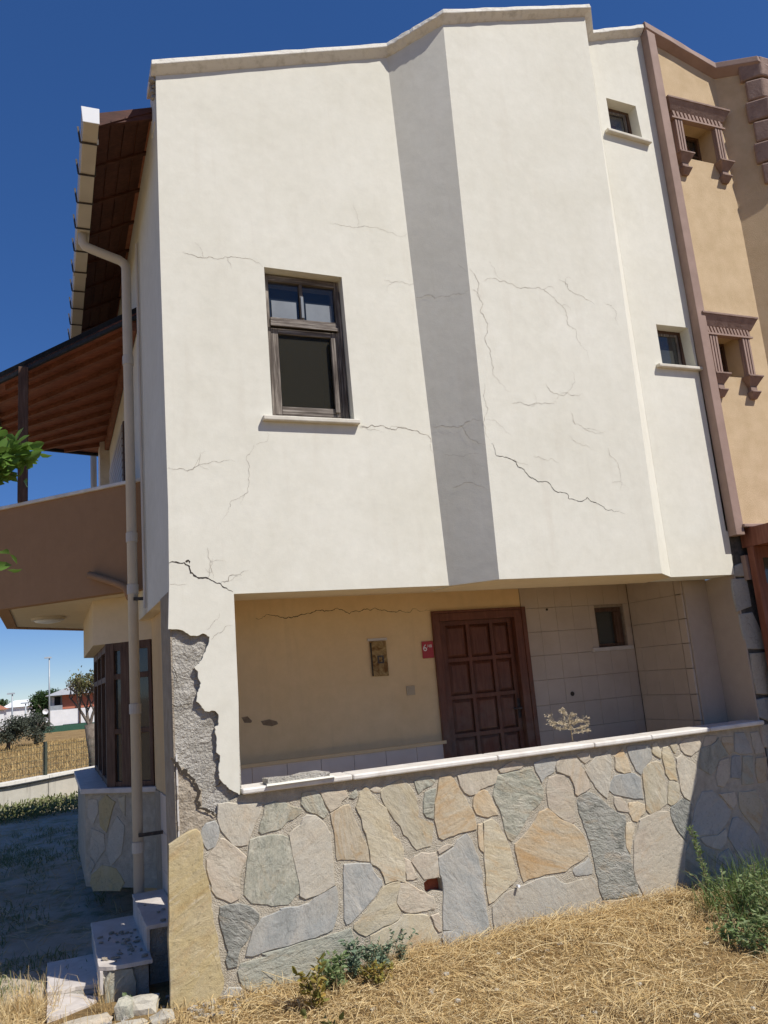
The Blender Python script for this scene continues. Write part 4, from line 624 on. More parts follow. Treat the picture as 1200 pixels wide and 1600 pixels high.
for k in range(40):
    z=1.03+k*.0165; wv=.009+.005*random.random(); a=bm.verts.new((.841,6.222,z)); b=bm.verts.new((.841+wv,6.219,z)); c=bm.verts.new((.841+wv,6.24,z))
    if prev: bm.faces.new((prev[0],prev[1],b,a)); bm.faces.new((prev[1],prev[2],c,b))
    prev=(a,b,c)
obj('corner_bead',bm,MARBLE,pil)
bm=bmesh.new(); box(bm,.829,.8415,6.232,6.76,-.1,2.859); obj('pillar_side_plaster',bm,SMEAR,pil)
BARE=mat('bare_brown_render',(.20,.14,.085),(.29,.21,.13),20,.95,.6,60)
# --- porch interior
PW=7.5
dh=rect(3.625,4.632,.6,2.662); wh=rect(5.61,5.99,2.215,2.65)
bm=bmesh.new(); xz(bm,rect(.952,4.66,0,3.0),PW,PW+.25,[dh]); obj('porch_back_wall',bm,PORCH,H)
bm=bmesh.new(); xz(bm,rect(4.661,6.5,0,3.0),PW,PW+.25,[wh]); tw=obj('tiled_back_wall',bm,GROUT,H)
rows=[.62,.885,1.14,1.40,1.66,1.92,2.175,2.425,2.68,2.93]
def tiles(parent,mk,u0,u1,du,skip=None,zmin=1.1):
    for r,(a,b) in enumerate(zip(rows,rows[1:])):
        if b<zmin: continue
        u=u0
        while u<u1-.02:
            e=min(u+du,u1)
            cells=[(u,e,a,b)]
            if skip:
                s0,s1,t0,t1=skip
                if e>s0+.005 and u<s1-.005 and b>t0+.005 and a<t1-.005:
                    cells=[]
                    if u<s0-.02: cells.append((u,s0,a,b))
                    if e>s1+.02: cells.append((s1,e,a,b))
                    if b>t1+.02: cells.append((max(u,s0),min(e,s1),t1,b))
                    if a<t0-.02: cells.append((max(u,s0),min(e,s1),a,t0))
            for c in cells:
                bm=bmesh.new(); mk(bm,*c); obj('tile',bm,TILE,parent,bevel=.002)
            u+=du
tiles(tw,lambda bm,u,e,a,b: box(bm,u+.0007,e-.0007,PW-.012-random.uniform(0,.002),PW-.001,a+.0014,b-.0014),4.662,6.075,.2155,(5.60,6.0,2.2,2.66))
bm=bmesh.new(); box(bm,6.09,6.41,6.62,7.499,0,3.0); rw=obj('tiled_side_wall',bm,GROUT,H)
tiles(rw,lambda bm,u,e,a,b: box(bm,6.078-random.uniform(0,.002),6.089,u+.0007,e-.0007,a+.0014,b-.0014),6.735,7.48,.215)
tiles(rw,lambda bm,u,e,a,b: box(bm,6.068-random.uniform(0,.002),6.089,u+.003,e-.003,a+.004,b-.004),6.62,6.72,.1)
bm=bmesh.new(); box(bm,6.40,6.418,6.21,6.619,0,2.81); box(bm,6.09,6.399,6.605,6.619,0,2.899); obj('pier_render',bm,PIERP,H)
bm=bmesh.new(); box(bm,.96,6.39,6.42,7.49,.5,.6); obj('porch_floor',bm,MARBLE2,H)
bm=bmesh.new(); box(bm,1.35,3.62,PW-.035,PW-.001,1.40,1.43); obj('skirting_ledge',bm,PORCH,H)
u=1.35
while u<3.6:
    for a,b in ((1.13,1.397),(.86,1.127)):
        bm=bmesh.new(); box(bm,u+.002,min(u+.325,3.615)-.002,PW-.014,PW-.001,a,b); obj('dado_tile',bm,WTILE,H)
    u+=.325
for pts in ([(1.605,1.84),(1.66,1.845),(1.70,1.80),(1.69,1.785),(1.63,1.79)],[(1.78,1.79),(1.86,1.80),(1.93,1.775),(1.94,1.75),(1.88,1.735),(1.80,1.755)]):
    bm=bmesh.new(); xz(bm,pts,PW-.0035,PW-.0005); obj('bare_patch',bm,BARE,H)
# door
bm=bmesh.new(); yd=PW-.02
box(bm,3.60,3.675,yd,yd+.12,.6,2.68); box(bm,4.56,4.65,yd,yd+.12,.6,2.68); box(bm,3.675,4.56,yd,yd+.12,2.60,2.68)
box(bm,3.588,3.60,yd-.012,yd+.015,.6,2.705); box(bm,4.65,4.70,yd-.012,yd+.015,.6,2.705); box(bm,3.60,4.65,yd-.012,yd+.015,2.68,2.705)
door=obj('door',bm,DOORW,H,bevel=.005)
bm=bmesh.new(); yl=PW+.05; x0,x1=3.678,4.557
xs=[(3.765,4.005),(4.045,4.285),(4.325,4.51)]
zs5=[.72+i*.375 for i in range(5)]
holes=[rect(a,b,z,z+.335) for a,b in xs for z in zs5]
xz(bm,rect(x0,x1,.605,2.598),yl,yl+.035,holes); obj('door_leaf',bm,DOORW,door,bevel=.003)
for a,b in xs:
    for z in zs5:
        bm=bmesh.new(); i=.035
        hexa(bm,[(a,yl+.028,z),(b,yl+.028,z),(b,yl+.028,z+.335),(a,yl+.028,z+.335)],[(a+i,yl+.004,z+i),(b-i,yl+.004,z+i),(b-i,yl+.004,z+.335-i),(a+i,yl+.004,z+.335-i)])
        box(bm,a,b,yl+.0285,yl+.034,z,z+.335); obj('door_panel',bm,DOORW,door)
bm=bmesh.new(); tube(bm,[(4.535,yl-.005,1.66),(4.535,yl-.05,1.66)],.014,8); tube(bm,[(4.535,yl-.05,1.66),(4.44,yl-.05,1.66)],.01,8); box(bm,4.52,4.55,yl-.006,yl,1.56,1.76); obj('door_handle',bm,IRON,door)
# porch window
bm=bmesh.new(); frame_xz(bm,5.612,5.985,2.218,2.648,PW+.03,PW+.09,.03,.03,.045); box(bm,5.875,5.955,PW+.015,PW+.08,2.25,2.60); w=obj('window',bm,FRAMEW,H,bevel=.003)
bm=bmesh.new(); box(bm,5.642,5.875,PW+.055,PW+.059,2.248,2.603); obj('pane',bm,PORCHG,w)
bm=bmesh.new(); box(bm,5.5,6.05,PW-.04,PW+.02,2.17,2.212); obj('sill',bm,MARBLE2,w,bevel=.004)
bm=bmesh.new(); box(bm,5.62,5.98,PW+.2,PW+.24,2.1,2.7); obj('dark_backing',bm,ROOM,w)  # dark sheet in place of the unlit interior
bm=bmesh.new(); tube(bm,[(5.171,PW-.02,1.75),(5.171,PW-.013,1.75)],.024,8); tube(bm,[(4.98,PW-.02,2.66),(4.98,PW-.013,2.66)],.014,6); obj('drill_hole',bm,DARK,H)
# --- things fixed to the porch wall
t=thing('meter_cupboard','rusty peeling metal lid of a small meter cupboard on the ochre porch wall','meter box',(2.985,PW,2.1))
bm=bmesh.new(); xz(bm,[(2.905,2.105),(3.073,2.10),(3.068,2.44),(2.898,2.445)],PW-.018,PW-.002); ld=obj('lid',bm,RUST,t,bevel=.004)
bm=bmesh.new(); frame_xz(bm,2.965,3.03,2.225,2.30,PW-.024,PW-.0185,.014); obj('lid_ring',bm,IRON,ld)
bm=bmesh.new(); box(bm,2.897,2.912,PW-.0215,PW-.0185,2.11,2.43); obj('hinge_gap',bm,DARK,ld)
bm=bmesh.new(); box(bm,2.88,3.085,PW-.012,PW-.001,2.447,2.47); obj('chipped_rim',bm,MARBLE2,t)
t=thing('house_number_plate','small red enamel plate with white number beside the panelled door','number plate',(3.52,PW,2.32))
bm=bmesh.new(); box(bm,3.457,3.583,PW-.014,PW-.006,2.24,2.408); pt=obj('plate',bm,RED,t,bevel=.003)
for tx,sz,px,pz in (('6',.095,3.464,2.312),('/48',.042,3.512,2.345)):
    cu=bpy.data.curves.new('lettering','FONT'); cu.body=tx; cu.size=sz; cu.extrude=.0008
    tmp=bpy.data.objects.new('lettering_curve',cu); COL.objects.link(tmp); dg=bpy.context.evaluated_depsgraph_get()
    me=bpy.data.meshes.new_from_object(tmp.evaluated_get(dg)); bpy.data.objects.remove(tmp)
    me.transform(Matrix.Translation(Vector((px,PW-.0152,pz))-ORIG[t.name])@Matrix.Rotation(R_(90),4,'X')); me.materials.clear(); me.materials.append(WHITE); link('lettering',me,pt)
t=thing('light_switch','beige square bell push on the porch wall between meter lid and door','switch',(3.295,PW,1.94))
bm=bmesh.new(); box(bm,3.25,3.34,PW-.012,PW-.001,1.895,1.985); obj('plate',bm,SWITCH,t,bevel=.004)
bm=bmesh.new(); box(bm,3.272,3.318,PW-.018,PW-.0125,1.917,1.963); obj('button',bm,SWITCH,t,bevel=.003)
t=thing('ceiling_lamp','round white lamp under the brown balcony soffit','lamp',(-.02,10.6,3.1))
bm=bmesh.new(); tube(bm,[(-.02,10.6,3.124),(-.02,10.6,3.09)],[.19,.19],20); obj('lamp_base',bm,PVC,t)
bm=bmesh.new(); tube(bm,[(-.02,10.6,3.089),(-.02,10.6,3.07),(-.02,10.6,3.055)],[.16,.14,.07],20); obj('lamp_shade',bm,PVCW,t,smooth=True)
# ================================================================ stone parapet wall
sw=thing('stone_wall','low wall of irregular multicoloured flagstones with white marble coping in front of the porch','stone wall',(3.6,6.2,0))
def stone(pts,key,P0,U,V,Nn,parent,h=.0095,name='stone'):
    P0,U,V,Nn=map(Vector,(P0,U,V,Nn)); q=[]
    for i,a in enumerate(pts):
        b=pts[(i+1)%len(pts)]; L=math.hypot(b[0]-a[0],b[1]-a[1]); k=2 if L>.07 else 1
        for j in range(k):
            t=j/k; jj=.006 if j else .003
            q.append((a[0]+(b[0]-a[0])*t+random.uniform(-jj,jj),a[1]+(b[1]-a[1])*t+random.uniform(-jj,jj)))
    A=sum(q[i][0]*q[(i+1)%len(q)][1]-q[(i+1)%len(q)][0]*q[i][1] for i in range(len(q)))
    if A<0: q=q[::-1]
    cx=sum(p[0] for p in q)/len(q); cy=sum(p[1] for p in q)/len(q); n=len(q)
    tx,ty=random.uniform(-.02,.02),random.uniform(-.02,.02); h*=random.uniform(.65,1.05); sz_=max(max(p[0] for p in q)-min(p[0] for p in q),max(p[1] for p in q)-min(p[1] for p in q)); tx*=min(1,.12/sz_); ty*=min(1,.12/sz_); h=.024 if key=='y' and sz_>.5 else h; bm=bmesh.new()
    W=lambda x,y,d: bm.verts.new(P0+U*x+V*y+Nn*d)
    def ring(s,hh,js):
        o=[]
        for x,y in q:
            r=math.hypot(x-cx,y-cy); 
            k=max(0,1-s/max(r,1e-4)) if s<.2 else (1-s)
            X,Y=cx+(x-cx)*k,cy+(y-cy)*k
            o.append(W(X,Y,hh+(X-cx)*tx+(Y-cy)*ty+random.uniform(-js,js)))
        return o
    r0=ring(-.008,-.004,0); r1=ring(-.005,h*.55,.002); r2=ring(-.001,h,.0008); r3=ring(.4,h+.001,.0006); c=W(cx,cy,h+.001)
    for a,b in ((r0,r1),(r1,r2),(r2,r3)):
        for i in range(n):
            j=(i+1)%n; bm.faces.new((a[i],a[j],b[j],b[i]))
    for i in range(n): bm.faces.new((r3[i],r3[(i+1)%n],c))
    return obj(name,bm,ST[key],parent)
bm=bmesh.new(); MY=6.216
xz(bm,[(.845,-.35),(6.42,-.35),(6.42,1.333),(1.30,1.333),(1.22,1.30),(1.13,1.19),(.96,1.11),(.845,1.03)],MY,6.41,[HOLE])
obj('mortar_bed',bm,MORTAR,sw)
for k,p in BSTONES: stone(p,k,(.95,8.5,0),(-q2,q2,0),(0,0,1),(-q2,-q2,0),BAYS)
bm=bmesh.new(); hx=sum(p[0] for p in HOLE)/len(HOLE); hz=sum(p[1] for p in HOLE)/len(HOLE)
box(bm,hx-.16,hx+.16,6.30,6.36,hz-.12,hz+.12); obj('brick',bm,BRICK,sw)
for k,p in STONES: stone(p,k,(0,MY,0),(1,0,0),(0,0,1),(0,-1,0),sw)
xs_=[1.298,2.16,3.445,4.42,5.05,5.74,6.425]
for a,b in zip(xs_,xs_[1:]):
    bm=bmesh.new(); e=random.uniform(-.003,.003); box(bm,a+.002,b-.002,6.158+e,6.43,1.335+e*.5,1.378+e*.5); obj('coping_slab',bm,MARBLE,sw,bevel=.012)
bm=bmesh.new(); tube(bm,[(3.52,6.2,.34),(3.52,6.17,.345)],.012,8); obj('steel_bolt',bm,PVCW,sw)
# broken slab end left of the coping
t=thing('plaster_chunk','broken slab of grey plaster lying on the marble coping near the pillar','rubble',(1.75,6.25,1.38))
def rock(bm,c,sx,sy,sz,rot=0,amt=.25,sub=2,seed=0,flat=.0):
    m=bmesh.ops.create_icosphere(bm,subdivisions=sub,radius=1)
    R=Matrix.Rotation(rot,3,'Z')
    for v in m['verts']:
        p=v.co.copy(); k=1+amt*mn.noise(p*1.3+Vector((seed,0,0)))+amt*.5*mn.noise(p*3.1+Vector((seed,5,0)))
        p=Vector((max(-.72,min(.72,p.x)),max(-.72,min(.72,p.y)),max(-.7,min(.7,p.z))))*1.35*k
        v.co=Vector(c)+R@Vector((p.x*sx,p.y*sy,p.z*sz))
bm=bmesh.new(); b=[]
for i in range(9):
    b.append((1.49+i*.06,6.15+random.uniform(-.015,.015)))
for i in range(9): b.append((1.97-i*.06,6.33+random.uniform(-.02,.02)))
hexa(bm,[(x,y,1.381) for x,y in b],[(x+random.uniform(-.01,.01),y+random.uniform(-.012,.012),1.381+.03+random.uniform(0,.022)) for x,y in b]); obj('chunk',bm,CONC,t)
bm=bmesh.new(); hexa(bm,[(1.47,6.12,1.3795),(2.02,6.14,1.3795),(2.0,6.2,1.3795),(1.49,6.2,1.3795)],[(1.48,6.13,1.392),(2.0,6.148,1.392),(1.99,6.2,1.392),(1.49,6.2,1.392)]); obj('paint_face',bm,PLASTER,t)
# ================================================================ steps at the left end
st=thing('entrance_steps','three broken marble steps climbing to the side of the porch','steps',(.3,7.2,0))
def tread(x0,x1,y0,y1,z,tilt=0):
    bm=bmesh.new(); hexa(bm,[(x0,y0,z-.03),(x1,y0,z-.03+tilt),(x1,y1,z-.03+tilt),(x0,y1,z-.03)],[(x0,y0,z),(x1,y0,z+tilt),(x1,y1,z+tilt),(x0,y1,z)]); return bm
def slab(pts,z,th=.03,tilt=0,mt=MARBLE2):
    q=[]
    for i,p_ in enumerate(pts):
        r_=pts[(i+1)%len(pts)]; L_=math.hypot(r_[0]-p_[0],r_[1]-p_[1]); n_=max(1,int(L_/.05))
        for k in range(n_): q.append((p_[0]+(r_[0]-p_[0])*k/n_+random.gauss(0,.0022),p_[1]+(r_[1]-p_[1])*k/n_+random.gauss(0,.0022)))
    bm=bmesh.new(); hexa(bm,[(x,y,z-th+tilt*x) for x,y in q],[(x,y,z+tilt*x) for x,y in q]); return bm
obj('tread',slab([(.665,6.79),(.93,6.79),(.93,7.92),(.665,7.92)],.42),MARBLE2,st,bevel=.003)
obj('tread',slab([(.325,6.70),(.37,6.66),(.42,6.635),(.69,6.62),(.69,7.98),(.325,7.98)],.235),MARBLE2,st,bevel=.003)
obj('tread',slab([(-.02,6.98),(.08,6.95),(.17,6.97),(.35,6.93),(.35,7.72),(-.02,7.72)],.055),MARBLE2,st,bevel=.003)
obj('broken_tread_piece',slab([(-.02,6.50),(.12,6.55),(.25,6.63),(.345,6.74),(.30,6.80),(.15,6.93),(-.02,6.955)],.035,.035,-.05),MARBLE2,st,bevel=.003)
bm=bmesh.new(); box(bm,.668,.69,6.80,7.9,.236,.389); obj('riser',bm,MARBLE2,st)
bm=bmesh.new(); box(bm,.33,.35,6.66,7.96,.056,.204); obj('riser',bm,MARBLE2,st)
bm=bmesh.new(); box(bm,-.005,.33,6.86,7.7,-.1,.024); box(bm,.0,.28,6.72,6.86,-.1,-.015); box(bm,.351,.665,6.68,7.95,-.1,.204); box(bm,.691,.94,6.86,7.9,-.1,.389); obj('step_core',bm,CONC,st)
bm=bmesh.new(); box(bm,.95,1.3,6.76,7.49,.38,.6); obj('landing_riser',bm,MARBLE2,st)
stone([(.36,-.05),(.56,-.05),(.57,.10),(.55,.19),(.40,.2),(.36,.12)],'g',(0,6.675,0),(1,0,0),(0,0,1),(0,-1,0),st,.03,'facing_stone')
for i,(c,s,k,l) in enumerate((((.58,6.30,.05),(.10,.08,.055),'m','pale angular lump of rubble leaning by the yellow corner stone'),((.46,6.28,.03),(.06,.05,.09),'g','small greenish stone in front of the middle step'),((.42,6.08,.0),(.16,.07,.04),'m','flat grey rubble slab half buried in straw below the steps'),((.68,6.05,.01),(.08,.07,.05),'m','small grey stone at the foot of the yellow corner stone'),((.18,6.30,.0),(.2,.08,.045),'p','pale broken slab lying under the lowest step'))):
    bm=bmesh.new(); rock(bm,c,*s,rot=random.uniform(-.4,.4),seed=i*7+1,amt=.3); o=obj('rubble_stone',bm,ST[k],base=(c[0],c[1],0)); tag(o,l,'stone','rubble at the foot of the steps')
bm=bmesh.new()
for k in range(46):
    x=random.gauss(.55,.09); y=random.uniform(6.7,7.5); z=.236
    if x>.66: x=random.uniform(.70,.86); z=.421
    if not .36<x<.9: continue
    r=random.uniform(.006,.022); rock(bm,(x,y,z+r*.4),r,r*random.uniform(.5,1.2),r*.45,random.random()*6,.5,1,k)
o=obj('step_debris',bm,SMEAR,kind='stuff'); tag(o,'crumbs of broken render lying on the middle and top steps','debris')
bm=bmesh.new()
for k in range(70):
    x=random.uniform(.86,1.25) if k<40 else random.uniform(.3,.84); y=random.uniform(5.9,6.16) if k<40 else random.uniform(6.15,6.5); r=random.uniform(.006,.024); rock(bm,(x,y,ground_h(x,y)+r*.5),r,r*random.uniform(.6,1.2),r*.6,random.random()*6,.5,1,k+90)
o=obj('fallen_plaster_crumbs',bm,CONC,kind='stuff'); tag(o,'grey plaster crumbs fallen below the broken pillar','debris')
# ================================================================ neighbouring house
nb=thing('neighbouring_house','ochre stuccoed house with mauve trim, carved window surrounds and red brown porch joinery','house',(8,6.2,0))
def win_holes(x0,w,z0): return (x0+.215,x0+w-.215,z0-.68,z0-.2)
W1=(6.50,.91,8.29); W2=(6.458,.78,5.64)
hs=[rect(*win_holes(*q)) for q in (W1,W2)]
bm=bmesh.new(); xz(bm,[(6.385,3.26),(7.47,3.26),(7.46,5.3),(7.40,8.83),(6.37,9.14)],D,D+.36,hs); obj('front_wall',bm,STUCCO,nb)
bm=bmesh.new(); hexa(bm,[(7.402,6.201,3.26),(7.77,5.88,3.26),(9.6,5.88,3.26),(9.6,6.5,3.26),(7.402,6.5,3.26)],[(7.402,6.201,8.83),(7.72,5.88,8.74),(9.6,5.88,8.2),(9.6,6.5,8.2),(7.402,6.5,8.83)]); obj('canted_bay_wall',bm,STUCCO,nb)
bm=coping([(6.372,6.2,9.15),(7.40,6.2,8.835),(7.72,5.88,8.75),(9.6,5.88,8.2)],wd=.09,ht=.13); rough_sub(bm,.003,5); obj('coping',bm,TRIM,nb,bevel=.006)
bm=bmesh.new(); hexa(bm,[(6.405,6.09,3.2),(6.52,6.09,3.2),(6.52,6.199,3.2),(6.405,6.199,3.2)],[(6.352,6.09,9.13),(6.465,6.09,9.09),(6.465,6.199,9.09),(6.352,6.199,9.13)]); obj('pilaster',bm,TRIM,nb,bevel=.006)
for i in range(6):
    z=8.62-i*.27; s=.05 if i%2 else .075; xx=7.725+.05*(8.74-z)/5.5
    bm=bmesh.new(); a=.16 if i%2 else .2
    hexa(bm,[(xx-a*.7-.03,5.88+a*.7-.04,z),(xx-.01,5.88-s,z),(xx+a,5.88-s,z),(xx+a,5.879,z),(xx+.02,5.879,z),(xx-a*.7+.02,5.88+a*.7,z)],[(xx-a*.7-.05,5.88+a*.7-.06,z+.245),(xx-.01,5.88-s-.02,z+.245),(xx+a,5.88-s-.02,z+.245),(xx+a,5.879,z+.245),(xx+.02,5.879,z+.245),(xx-a*.7+.02,5.88+a*.7,z+.245)])
    obj('quoin',bm,TRIM2,nb,bevel=.02)
for x0,wd,z0 in (W1,W2):
    a,b,c,d=win_holes(x0,wd,z0)
    bm=bmesh.new(); frame_xz(bm,a,b,c,d,D+.2,D+.26,.03); box(bm,a+.03,b-.03,D+.215,D+.25,(c+d)/2-.02,(c+d)/2); w=obj('window',bm,FRAMEW,nb)
    bm=bmesh.new(); box(bm,a+.03,b-.03,D+.235,D+.239,c+.03,d-.03); obj('pane',bm,SKYGLASS,w)
    bm=bmesh.new(); box(bm,a+.03,a+.03+(b-a)*.5,D+.205,D+.212,c+.03,c+(d-c)*.42); obj('grey_sheet',bm,PAPER,w)
    bm=bmesh.new(); box(bm,a,b,D+.4,D+.42,c-.1,d+.1); obj('dark_backing',bm,ROOM,w)  # dark sheet painting the unlit room of the neighbour
    y=D
    bm=bmesh.new()   # cornice with splayed underside
    hexa(bm,[(x0+.06,y-.06,z0-.14),(x0+wd-.06,y-.06,z0-.14),(x0+wd-.06,y-.001,z0-.14),(x0+.06,y-.001,z0-.14)],[(x0,y-.12,z0-.025),(x0+wd,y-.12,z0-.025),(x0+wd,y-.001,z0-.025),(x0,y-.001,z0-.025)])
    box(bm,x0-.008,x0+wd+.008,y-.127,y-.001,z0-.0245,z0); obj('cornice',bm,TRIM2,w,bevel=.004)
    bm=bmesh.new(); box(bm,x0+.075,x0+wd-.075,y-.05,y-.001,z0-.235,z0-.1405); box(bm,x0+.06,x0+wd-.06,y-.07,y-.0505,z0-.235,z0-.215); obj('dentil_band',bm,TRIM,w)
    n=13
    for i in range(n):
        xx=x0+.085+(wd-.17)*(i+.15)/n; bm=bmesh.new(); ww=(wd-.17)/n*.55
        hexa(bm,[(xx,y-.068,z0-.214),(xx+ww,y-.068,z0-.214),(xx+ww,y-.0505,z0-.214),(xx,y-.0505,z0-.214)],[(xx-.02,y-.068,z0-.145),(xx+ww-.02,y-.068,z0-.145),(xx+ww-.02,y-.0505,z0-.145),(xx-.02,y-.0505,z0-.145)]); obj('dentil',bm,TRIM,w)
    for px in (x0+.10,x0+wd-.215):
        bm=bmesh.new(); box(bm,px,px+.115,y-.035,y-.001,z0-.68,z0-.236)
        for k in range(3): box(bm,px+.004+k*.039,px+.004+k*.039+.026,y-.06,y-.0355,z0-.68,z0-.236)
        obj('fluted_pilaster',bm,TRIM,w,bevel=.003)
        bm=bmesh.new(); cx=px+.057
        hexa(bm,[(cx-.05,y-.045,z0-.79),(cx+.05,y-.045,z0-.79),(cx+.05,y-.001,z0-.79),(cx-.05,y-.001,z0-.79)],[(cx-.10,y-.11,z0-.70),(cx+.10,y-.11,z0-.70),(cx+.10,y-.001,z0-.70),(cx-.10,y-.001,z0-.70)])
        box(bm,cx-.105,cx+.105,y-.115,y-.001,z0-.699,z0-.681); box(bm,cx-.045,cx+.045,y-.05,y-.001,z0-.85,z0-.791)
        hexa(bm,[(cx-.04,y-.03,z0-.93),(cx+.04,y-.03,z0-.93),(cx+.04,y-.001,z0-.93),(cx-.04,y-.001,z0-.93)],[(cx-.06,y-.08,z0-.868),(cx+.06,y-.08,z0-.868),(cx+.06,y-.001,z0-.868),(cx-.06,y-.001,z0-.868)])
        box(bm,cx-.063,cx+.063,y-.083,y-.001,z0-.867,z0-.851); obj('corbel',bm,TRIM2,w,bevel=.003)
bm=bmesh.new(); box(bm,6.50,9.6,6.06,6.199,3.275,3.31); obj('ledge',bm,TRIM,nb,bevel=.008)
bm=bmesh.new(); box(bm,6.565,9.6,4.12,6.2,3.08,3.27); obj('porch_canopy',bm,PORCHW,nb)
bm=bmesh.new(); xz(bm,[(6.421,-.3),(6.75,-.3),(6.75,3.255),(6.421,3.255)],6.222,6.56); nm=obj('stone_pier',bm,mat('dark_joint',(.06,.058,.052),(.12,.112,.10),20,.95),nb)
for k,p in NSTONES: stone(p,k,(0,6.222,0),(1,0,0),(0,0,1),(0,-1,0),nm,.02)
for z in (.05,.42,.72,.98): stone([(6.45,z),(6.70,z+.01),(6.72,z+.24),(6.46,z+.25)],random.choice('bgm'),(0,6.222,0),(1,0,0),(0,0,1),(0,-1,0),nm,.02)
bm=bmesh.new(); ya,yb2=6.06,6.14
for x in (6.56,7.25,7.95,8.65): box(bm,x,x+.11,ya,yb2,.3,3.079)
for z0,z1 in ((2.96,3.079),(2.62,2.70),(1.45,1.55),(.3,.42)):
    for x in (6.67,7.36,8.06): box(bm,x,x+.58,ya+.006,yb2-.006,z0,z1)
pf=obj('porch_frame',bm,PORCHW,nb,bevel=.005)
for x in (6.67,7.36,8.06):
    for z0,z1 in ((2.70,2.96),(1.55,2.62),(.42,1.45)):
        bm=bmesh.new(); box(bm,x,x+.58,ya+.03,ya+.034,z0,z1); obj('pane',bm,PORCHG,pf)
bm=bmesh.new(); box(bm,6.53,6.57,6.15,6.21,2.75,3.0); obj('bracket',bm,TRIM,nb)
bm=bmesh.new(); box(bm,6.76,9.6,6.6,6.7,0,3.2); box(bm,6.5,9.6,5.9,6.6,-.3,.3); obj('porch_back_wall',bm,ROOM,nb)
bm=bmesh.new(); hexa(bm,[(6.37,6.45,9.06),(12,6.45,7.2),(12,13.4,7.2),(6.37,13.4,9.06)],[(6.37,6.45,9.12),(12,6.45,7.26),(12,13.4,7.26),(6.37,13.4,9.12)]); obj('roof',bm,RTILE,nb)

# ================================================================ vegetation helpers
STRAW=leaf_mat('dry_straw',[(.54,.38,.16),(.70,.54,.27),(.34,.20,.075),(.78,.66,.40),(.60,.44,.20),(.44,.28,.11),(.74,.60,.34),(.48,.36,.19),(.66,.48,.22)],.7,.2)
STRAWF=leaf_mat('field_straw',[(.42,.30,.12),(.52,.37,.16),(.35,.23,.09)],.8,.1)
GREEN=leaf_mat('grey_green_leaf',[(.09,.13,.05),(.13,.18,.075),(.18,.22,.11),(.10,.14,.06)],.6,.3)
BUSH=leaf_mat('bush_leaf',[(.17,.25,.09),(.22,.30,.125),(.29,.35,.17),(.19,.26,.10)],.6,.4)
GRASS=leaf_mat('green_grass_blade',[(.07,.12,.03),(.12,.18,.05),(.18,.24,.08)],.6,.3)
BRIGHT=leaf_mat('bright_tree_leaf',[(.07,.15,.025),(.12,.22,.04),(.17,.27,.06)],.45,.35)
YELL=leaf_mat('yellowing_leaf',[(.30,.24,.05),(.2,.2,.05),(.38,.25,.06)],.6,.3)
BLUEG=leaf_mat('bluish_thistle_leaf',[(.13,.19,.12),(.18,.24,.15),(.22,.27,.18)],.65,.25)
OLIVE=leaf_mat('olive_leaf',[(.07,.085,.06),(.11,.125,.09),(.05,.06,.04)],.6,.15)
PINE=leaf_mat('pine_needles',[(.025,.055,.015),(.045,.085,.025),(.06,.10,.03)],.7,.1)
SPARSE=leaf_mat('sparse_leaf',[(.12,.15,.05),(.2,.2,.09),(.26,.22,.10)],.7,.25)
STEM=mat('dry_stem',(.30,.22,.12),(.38,.29,.16),20,.9)
BARK=mat('grey_bark',(.12,.095,.075),(.2,.165,.135),12,.95,.6,50)
def blades(pos,az,pitch,L,wd,bend):
    """strips: pos (n,3); returns verts, quads (2 per blade)"""
    n=len(pos); d=np.stack([np.cos(az)*np.cos(pitch),np.sin(az)*np.cos(pitch),np.sin(pitch)],1)
    s=np.stack([-np.sin(az),np.cos(az),np.zeros(n)],1)
    tw=RNG.uniform(-.9,.9,n); upn=np.cross(s,d); sd_=s*np.cos(tw)[:,None]+upn*np.sin(tw)[:,None]
    m=pos+d*(L*.5)[:,None]+np.array([0,0,1])*(bend*L*.12)[:,None]; e=pos+d*L[:,None]-np.array([0,0,1])*(bend*L*.15)[:,None]
    hw=(sd_*(wd/2)[:,None])
    v=np.concatenate([pos-hw,pos+hw,m-hw*.9,m+hw*.9,e-hw*.35,e+hw*.35],0); i=np.arange(n)
    f=np.concatenate([np.stack([i,i+n,i+3*n,i+2*n],1),np.stack([i+2*n,i+3*n,i+5*n,i+4*n],1)],0)
    return v,f
def leaves(pos,dirs,L,wd,fold=.25):
    """rhombic folded leaves, 2 quads each"""
    n=len(pos); d=dirs/np.linalg.norm(dirs,axis=1)[:,None]; r=RNG.normal(size=(n,3)); s=np.cross(d,r); s/=np.linalg.norm(s,axis=1)[:,None]; u=np.cross(s,d)
    Lc=L[:,None]; wc=wd[:,None]
    b=pos; t=pos+d*Lc-u*Lc*.12; m=pos+d*Lc*.45; l=m+s*wc/2+u*wc*fold; r_=m-s*wc/2+u*wc*fold; l2=pos+d*Lc*.75+s*wc*.35+u*wc*fold*.4; r2=pos+d*Lc*.75-s*wc*.35+u*wc*fold*.4
    v=np.concatenate([b,l,l2,t,r2,r_],0); i=np.arange(n)
    f=np.concatenate([np.stack([i,i+n,i+2*n,i+3*n],1),np.stack([i,i+3*n,i+4*n,i+5*n],1)],0)
    return v,f
def cat(parts):
    V=[];F=[];o=0
    for v,f in parts: V.append(v);F.append(f+o);o+=len(v)
    return np.concatenate(V),np.concatenate(F)
gh=np.vectorize(ground_h)
def U_(a,b,n): return RNG.uniform(a,b,n)
